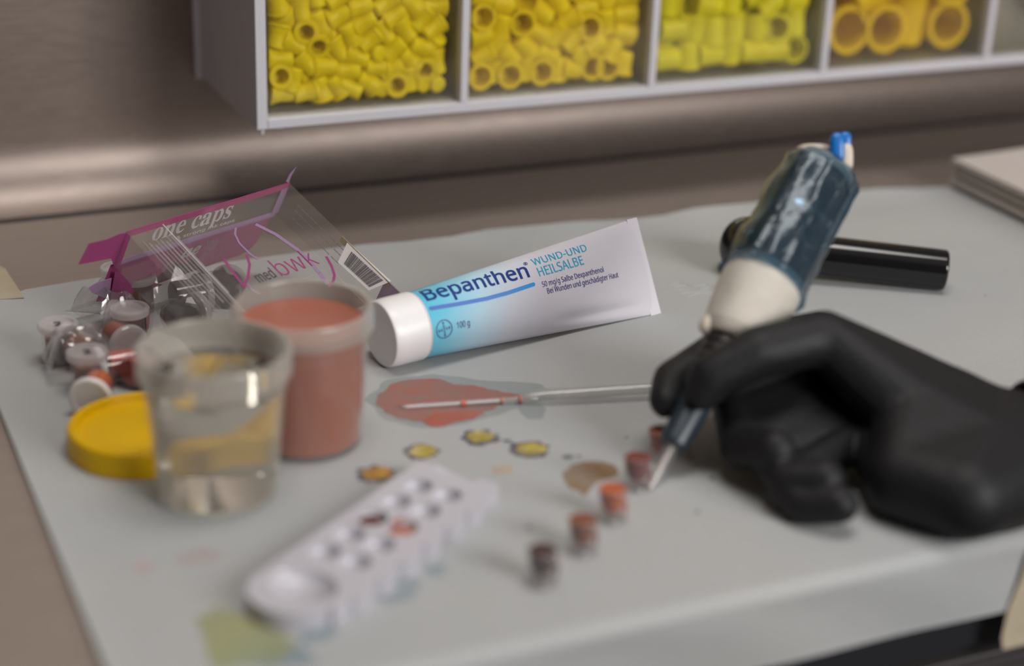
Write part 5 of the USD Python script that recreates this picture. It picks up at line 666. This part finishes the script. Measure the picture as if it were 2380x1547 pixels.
pq('lilac_band', rgt, .885, .0, 1.0, .97, M['lilac'], -nR, .0012, label='lilac band at the closed end', parent=rp)

# ------------------------------------------------------------------ heap of small ink pots and clear wrappers
M['pot'] = pane('clear_pot_plastic', (0.97, 0.96, 0.96), 1.5, 0.06, 0.05, (0.7, 0.66, 0.65)); M['pot_lid'] = pbr('grey_white_pot_lid', (0.46, 0.44, 0.46), 0.35)
POT_INK = dict(red=(0.46, 0.035, 0.025), orange=(0.68, 0.13, 0.02), rust=(0.32, 0.085, 0.05), brown=(0.15, 0.065, 0.025), dark=(0.09, 0.015, 0.010), mauve=(0.36, 0.17, 0.15), peach=(0.55, 0.23, 0.11))
for k_, c_ in POT_INK.items(): M['pi_' + k_] = pbr(k_ + '_pot_ink', c_, 0.3)
M['pot_cap'] = pane('milky_pot_cap', (0.97, 0.96, 0.96), 1.5, 0.08, 0.42, (0.80, 0.77, 0.77))
def pot(loc, axis, ink, label, lidm='pot_cap', h=.0185, digits=None, ring=True):
    R = frame_from(axis); t = thing('ink_pot', label, 'ink pot', loc, R); r = .0088
    part(t, 'pot_wall', lathe([(0, 0), (r - .001, 0), (r, .001), (r, h - .001), (r - .0006, h), (r - .0014, h), (r - .0014, .0016), (0, .0012)], 40), M['pot'])
    part(t, 'ink', lathe([(0, .0018), (r - .0018, .0018), (r - .0018, h * .78), (0, h * .78)], 32), M['pi_' + ink])
    l = part(t, 'lid', lathe([(0, h + .0002), (r - .0002, h - .0006), (r + .0014, h - .0006), (r + .0018, h + .0002), (r + .0018, h + .0026), (r + .0012, h + .0034), (r - .0006, h + .0034), (r - .0014, h + .0026), (0, h + .0024)], 44), M[lidm])
    if digits:
        g = extr(text(digits, .0050, bold=.06), .0002); g.apply_translation((-g.bounds[:, 0].mean(), -g.bounds[:, 1].mean(), h + .0026))
        part(l, 'number', trimesh.Trimesh(g.vertices, g.faces), M['black_print'], smooth=False)
    return t
UPD = (0, 0, 1)
pot((0.1425, 0.8729, 0.0014), UPD, 'mauve', 'clear ink pot standing upright at the left end of the heap', digits='2')
pot((0.1493, 0.8317, 0.0014), UPD, 'mauve', 'clear ink pot standing upright behind the pot with orange ink', digits='2')
pot((0.1576, 0.8542, 0.0108), (-0.6612, 0.7368, 0.1411), 'rust', 'ink pot tipped over with its grey numbered lid facing left', lidm='pot_lid', digits='23')
pot((0.1756, 0.8384, 0.0108), (-0.9973, -0.0735, 0.0), 'red', 'red ink pot lying on its side with a pale lid, beside the water cup', lidm='white_cap')
pot((0.1526, 0.8199, 0.0108), (-0.4264, -0.9045, 0.0), 'orange', 'orange ink pot lying with its bright white lid toward the camera', lidm='white_cap')
pot((0.1822, 0.882, 0.0014), UPD, 'dark', 'dark brown ink pot standing behind the red pot')
pot((0.1933, 0.8875, 0.0108), (-0.8459, 0.5334, 0.0), 'red', 'red ink pot lying on its side under the magenta flap')
pot((0.1724, 0.8808, 0.0108), (0.2065, -0.9784, 0.0), 'rust', 'rust brown ink pot lying flat in the middle of the heap')
pot((0.1968, 0.9278, 0.0014), UPD, 'brown', 'brown ink pot standing under the open end of the carton')
pot((0.1901, 0.9439, 0.0014), UPD, 'dark', 'dark ink pot standing behind the hang tag')
pot((0.2044, 0.8875, 0.0108), (0.9206, 0.3906, 0.0), 'rust', 'rust red ink pot lying under the left half of the carton')
pot((0.2142, 0.9191, 0.0108), (0.9976, 0.0691, 0.0), 'mauve', 'mauve ink pot lying under the middle of the carton')
pot((0.229, 0.9266, 0.0108), (0.9936, 0.1126, -0.0), 'mauve', 'mauve ink pot lying under the carton beside the peach one')
pot((0.2424, 0.9135, 0.0108), (0.3995, 0.9167, 0.0), 'peach', 'peach coloured ink pot lying under the carton behind the terracotta cup')
pot((0.168, 0.8227, 0.0108), (0.7145, 0.6996, 0.0), 'red', 'red ink pot lying against the water cup')

ht = thing('hang_tag', 'clear plastic hang tag with a hook slot standing behind the ink pots', 'hang tag', (0.169, 0.937, 0.0))
o, ex, ey = np.array((0.1574, 0.9412, 0.001)), np.array([0.0187, -0.0111, 0.0002]), np.array([0.0158, -0.0044, 0.009])
card = Polygon([(0, 0), (1, 0), (1.02, .75), (.9, 1.0), (.42, 1.0), (.28, .9)]).difference(affinity.scale(Point(.62, .5).buffer(.17), 1.1, .9)).difference(sbox(.40, .42, .9, .56))
g = extr(card, .0004); v = g.vertices
part(ht, 'card', trimesh.Trimesh(o + v[:, 0:1] * ex + v[:, 1:2] * ey + v[:, 2:3] * np.array([0, 0, 1.0]), g.faces, process=False), M['clear_milky'], smooth=False, world=True)
part(ht, 'folded_edge', tube_along([o + ex * 1.0, o + ex * 1.03 + ey * .4, o + ex * 1.02 + ey * .8], .0012, 8), M['white_cap'], world=True)
def wrapper(label, x0, x1, y0, y1, zb, amp, m, seed, th=.00025, rot=0.0):
    t = thing('plastic_wrapper', label, 'wrapper', ((x0 + x1) / 2, (y0 + y1) / 2, 0))
    gx, gy = np.meshgrid(np.linspace(x0, x1, 40), np.linspace(y0, y1, 40), indexing='ij')
    p = np.stack([gx * 55, gy * 55, gx * 0 + seed], -1); z = zb + amp * (1 - 2 * np.abs(meshkit.fbm(p, 3, seed) - .5) * 2.2)
    ed = np.minimum(np.minimum(gx - x0, x1 - gx) / (x1 - x0), np.minimum(gy - y0, y1 - gy) / (y1 - y0)); z = .002 + (z - .002) * np.clip(ed * 4 + .25, 0, 1)
    c, s = math.cos(rot), math.sin(rot); cx, cy = (x0 + x1) / 2, (y0 + y1) / 2
    P = np.stack([cx + (gx - cx) * c - (gy - cy) * s, cy + (gx - cx) * s + (gy - cy) * c, np.maximum(z, .0018)], -1)
    part(t, 'film', sheet(P, th), M[m], smooth=True, world=True)
M['crinkle'] = pane('crinkled_clear_film', (0.985, 0.98, 0.98), 1.5, 0.08, 0.06, (0.7, 0.68, 0.68))
wrapper('crinkled clear plastic wrapper lying over the pots under the carton', *(0.1906, 0.2438, 0.9248, 0.9667), .021, .006, 'crinkle', 11)
wrapper('crinkled clear plastic wrapper at the left among the ink pots', *(0.1624, 0.192, 0.8987, 0.931), .0195, .006, 'crinkle', 12, rot=.3)
wrapper('crinkled clear wrapper round the pots at the near end of the heap', *(0.132, 0.166, 0.8412, 0.8667), .0205, .005, 'crinkle', 13)
tg = thing('paper_tag', 'small white paper tag with black digits leaning at the front of the carton', 'tag', (0.2183, 0.8984, 0.0))
o = np.array((0.2091, 0.8883, 0.004)); ex = np.array([0.018, -0.0011, 0.0]); ey = np.array([0.0066, 0.0006, 0.018])
g = extr(Polygon([(0, 0), (1, 0), (.12, 1.0), (-.02, .98)]), .0004); v = g.vertices
nn = np.cross(ex, ey); nn /= np.linalg.norm(nn)
part(tg, 'tag_card', trimesh.Trimesh(o + v[:, 0:1] * ex + v[:, 1:2] * ey + v[:, 2:3] * nn, g.faces, process=False), M['label'], smooth=False, world=True)
g = extr(affinity.scale(text('23', 1, bold=.05), .24, .30, origin=(0, 0)), 0.0002); v = g.vertices
sgn = 1 if nn @ (np.array([0, 0, HEIGHT]) - o) > 0 else -1
part(tg, 'number', trimesh.Trimesh(o + (v[:, 0:1] + .18) * ex + (v[:, 1:2] + .22) * ey + nn * (.0006 * sgn + v[:, 2:3]), g.faces, process=False), M['black_print'], smooth=False, world=True)

# ------------------------------------------------------------------ tattoo machine
m0, m1 = np.array((0.36754, 0.63559, 0.002)), np.array((0.51231, 0.72334, 0.12331))
dv = m1 - m0; ML = float(np.linalg.norm(dv)); dv /= ML
Rm = frame_from(dv); K = ML / 0.2
tmn = thing('tattoo_machine', 'tattoo machine wrapped in blue film with a cream bandaged grip and clear tip', 'tattoo machine', m0, Rm)
def at(s): return s * ML
part(tmn, 'needle_tip', lathe([(.0008, at(0)), (.0020, at(0)), (.0030, at(.05)), (.0034, at(.13)), (.0030, at(.14)), (.0016, at(.05)), (.0008, at(0))], 32), M['clear_milky'], label='clear plastic tip')
part(tmn, 'needle_bar', lathe([(0, at(-.005)), (.0007, at(.0)), (.0010, at(.14)), (0, at(.14))], 12), M['cream'])
part(tmn, 'tip_holder', lathe([(0, at(.115)), (.0062, at(.115)), (.0074, at(.125)), (.0080, at(.22)), (.0082, at(.28)), (0, at(.28))], 40), M['machine'], label='dark blue tip holder')
part(tmn, 'grip', lathe([(0, at(.26)), (.0095, at(.262)), (.0112, at(.28)), (.0112, at(.46)), (.0120, at(.50)), (0, at(.50))], 48), M['grip'], label='black ribbed grip')
for q in range(7): part(tmn, 'grip_ring', lathe([(.0110, at(.29 + q * .022)), (.0118, at(.296 + q * .022)), (.0118, at(.304 + q * .022)), (.0110, at(.31 + q * .022))], 40), M['grip'])
bd = lathe([(0, at(.405)), (.0135, at(.408)), (.0165, at(.435)), (.0192, at(.52)), (.0205, at(.575)), (.0206, at(.612)), (.0196, at(.618)), (0, at(.618))], 72)
bd = trimesh.Trimesh(*trimesh.remesh.subdivide_to_size(bd.vertices, bd.faces, .004))
v = bd.vertices; rr = meshkit.noise(v * 90, 3) - .5; rad = np.linalg.norm(v[:, :2], axis=1, keepdims=True); bd.vertices = np.column_stack([v[:, :2] * (1 + .05 * rr[:, None]), v[:, 2]])
part(tmn, 'bandage', bd, M['bandage'], smooth=True, label='cream bandage wrapped round the machine')
part(tmn, 'bandage_end', trimesh.Trimesh(*(lambda s: (s.vertices * (.0040, .0040, .0055), s.faces))(trimesh.creation.icosphere(3, 1.0))).apply_translation((0.01028, 0.00957, 0.08776)), M['cream'])
part(tmn, 'motor_body', lathe([(0, at(.60)), (.0165, at(.602)), (.0165, at(.915)), (.0150, at(.93)), (0, at(.93))], 56), M['machine'])
for q, (s_, r_) in enumerate(((.66, .0172), (.78, .0174), (.90, .0172))): part(tmn, 'motor_band', lathe([(.0160, at(s_)), (r_, at(s_ + .004)), (r_, at(s_ + .016)), (.0160, at(s_ + .02))], 48), M['chrome'] if q == 1 else M['machine'])
zs, an = np.linspace(.590, .950, 60), np.linspace(0, 2 * np.pi, 97)
gz, ga = np.meshgrid(zs, an, indexing='ij')
pn = np.stack([np.cos(ga) * 2.2, np.sin(ga) * 2.2, gz * 9], -1)
wr = .0196 + .0022 * (meshkit.fbm(pn, 3, 4) - .5) + .0018 * (1 - np.abs(meshkit.noise(np.stack([np.cos(ga) * 3.5, np.sin(ga) * 3.5, gz * 2.2], -1), 8) * 2 - 1)) ** 3
wr = wr * np.where(gz > .925, 1 - (gz - .925) * 5.0, 1) + np.clip(.625 - gz, 0, 1) * .06
P = np.stack([np.cos(ga) * wr, np.sin(ga) * wr, gz * ML], -1)
part(tmn, 'film_wrap', sheet(P, .0002), M['wrap'], smooth=True, label='crinkled blue film wrap')
lc = Rm.T @ (np.array([0, 0, HEIGHT]) - (m0 + m1) / 2); a_c = math.atan2(lc[1], lc[0]); lft = a_c + -1 * 1.15
ga2, gz2 = np.meshgrid(np.linspace(lft - .30, lft + .30, 12), np.linspace(.62, .93, 20), indexing='ij')
r2 = .0212 + .0012 * np.sin(gz2 * 40) + .0015 * np.cos((ga2 - lft) * 3)
part(tmn, 'film_fold', sheet(np.stack([np.cos(ga2) * r2, np.sin(ga2) * r2, gz2 * ML], -1), .0002), M['wrap_clear'], smooth=True, label='clear yellowish fold of the film')
for px_, (sx_, sy_, sz_), m_, nm_ in [((0.00733, 0.00768, 0.20315), (0.0085, 0.008, 0.0034), 'cream', 'end_block'), ((-0.00945, 0.00458, 0.20498), (0.0034, 0.005, 0.0078), 'cream', 'end_block'), ((-0.0064, 0.01216, 0.20367), (0.0038, 0.0034, 0.0085), 'blue', 'rubber_band'), ((-0.00704, 0.00945, 0.21124), (0.0032, 0.0028, 0.0052), 'blue', 'rubber_band')]:
    nn_ = 20; s = trimesh.creation.icosphere(3, 1.0); v = s.vertices; v = np.sign(v) * np.abs(v) ** .7
    part(tmn, nm_, trimesh.Trimesh(v * (sx_, sy_, sz_) , s.faces).apply_transform(mat4(px_, Rm.T @ np.stack([rt, -fw, up], 1))), M[m_], smooth=True, label={'blue': 'bright blue rubber band loop', 'cream': 'cream plastic block on the end'}[m_])
part(tmn, 'end_cap', lathe([(0, at(.925)), (.0145, at(.927)), (.0148, at(.957)), (.0135, at(.964)), (.0100, at(.964)), (.0096, at(.960)), (0, at(.960))], 40), M['cream'])

# ------------------------------------------------------------------ gloved hand
JT = {'fore1': ((0.595, 0.5661, 0.0084), 0.034), 'fore0': ((0.5459, 0.5771, 0.0141), 0.03), 'wtop': ((0.5281, 0.5956, 0.026), 0.0195), 'wmid': ((0.5057, 0.57, 0.0256), 0.02), 'heel': ((0.4788, 0.548, 0.0207), 0.0195), 'back': ((0.5038, 0.6314, 0.0376), 0.0165), 'iM': ((0.4797, 0.6725, 0.0506), 0.0105), 'iP': ((0.4294, 0.6849, 0.0424), 0.01), 'iD': ((0.4005, 0.6777, 0.0343), 0.0094), 'iT': ((0.3909, 0.6657, 0.0296), 0.0084), 'mM': ((0.488, 0.6654, 0.0384), 0.0105), 'mP': ((0.4249, 0.6588, 0.0231), 0.0102), 'mD': ((0.4122, 0.6299, 0.0175), 0.0099), 'mT': ((0.417, 0.6087, 0.0258), 0.01), 'rM': ((0.4857, 0.6467, 0.0268), 0.0105), 'rP': ((0.4216, 0.6245, 0.0155), 0.0098), 'rD': ((0.4166, 0.5961, 0.0161), 0.0096), 'rT': ((0.4281, 0.5845, 0.0206), 0.0098), 'pM': ((0.475, 0.6203, 0.0185), 0.01), 'pP': ((0.4176, 0.5974, 0.0148), 0.0092), 'pD': ((0.4178, 0.5833, 0.01), 0.0088), 'pT': ((0.4279, 0.5711, 0.0147), 0.0088), 'tC': ((0.4901, 0.6047, 0.0333), 0.02), 'tM': ((0.461, 0.6412, 0.0624), 0.0132), 'tI': ((0.4259, 0.6439, 0.059), 0.0124), 'tT': ((0.4045, 0.6478, 0.0486), 0.011), 'tT2': ((0.4005, 0.6486, 0.041), 0.0093), 'hy': ((0.4633, 0.5734, 0.0216), 0.017), 'hb': ((0.4622, 0.5725, 0.0172), 0.016), 'cuff0': ((0.542, 0.5784, 0.013), 0.001), 'cuff1': ((0.5765, 0.5694, 0.0101), 0.001)}
BONES = [('fore1', 'fore0'), ('fore0', 'wtop', 'wmid', 'heel'), ('wtop', 'back', 'wmid'), ('back', 'iM'), ('back', 'iM', 'mM'), ('wtop', 'mM', 'rM'), ('wmid', 'rM', 'pM', 'mM'), ('wmid', 'pM', 'hb', 'heel'), ('mM', 'rM', 'mP', 'rP'), ('rM', 'pM', 'rP'), ('iM', 'iP'), ('iP', 'iD'), ('iD', 'iT'), ('mM', 'mP'), ('mP', 'mD'), ('mD', 'mT'), ('rM', 'rP'), ('rP', 'rD'), ('rD', 'rT'), ('pM', 'pP'), ('pP', 'pD'), ('pD', 'pT'), ('wmid', 'tC', 'wtop'), ('tC', 'tM'), ('tC', 'tM', 'back'), ('tM', 'tI'), ('tI', 'tT'), ('tT', 'tT2'), ('tC', 'hy', 'wmid'), ('hy', 'hb', 'heel', 'wmid'), ('tM', 'iM', 'back')]
sph = trimesh.creation.icosphere(2, 1.0).vertices
def bone(a, b):
    (pa_, ra), (pb_, rb) = JT[a], JT[b]
    return m3.Manifold.hull_points(np.vstack([sph * ra + np.array(pa_), sph * rb + np.array(pb_)]))
hand = m3.Manifold.batch_boolean([m3.Manifold.hull_points(np.vstack([sph * JT[j][1] + np.array(JT[j][0]) for j in grp])) for grp in BONES], m3.OpType.Add)
hand = hand.refine_to_length(0.0026); hm = tm(hand); hm = trimesh.Trimesh(hm.vertices, hm.faces)
hm.merge_vertices(); trimesh.smoothing.filter_taubin(hm, lamb=.55, nu=.53, iterations=45)
v = hm.vertices; hm.vertices = v + hm.vertex_normals * (0.0009 * (meshkit.fbm(v * 75, 3, 2) - .5))[:, None]
hd_ = thing('person', 'gloved right hand of a person holding the tattoo machine, resting on the paper', 'person', JT['heel'][0])
part(hd_, 'gloved_hand', hm, M['glove'], smooth=True, world=True, label='black nitrile glove over the hand')
cv = np.array(JT['cuff0'][0]); cd = np.array(JT['cuff1'][0]) - cv; cl = float(np.linalg.norm(cd))
cuff = lathe([(.0365, -.004), (.0385, -.003), (.0390, 0), (.0385, .003), (.0395, cl), (.0375, cl), (.0365, -.004)], 64); cuff.apply_transform(mat4(cv, frame_from(cd)))
part(hd_, 'glove_cuff', cuff, M['glove'], world=True)
f1 = np.array(JT['fore1'][0]); arm = np.array([f1, f1 + (.05, -.045, .012), f1 + (.11, -.13, .03), f1 + (.17, -.24, .055), f1 + (.22, -.36, .085)])
M['sleeve'] = pbr('black_sleeve_cloth', (0.011, 0.011, 0.012), 0.9, 0.2, bump=(260.0, 0.0005))
part(hd_, 'sleeve', tube_along(arm, [.0375, .040, .045, .050, .054], 40), M['sleeve'], smooth=60, world=True, label='black cloth sleeve')
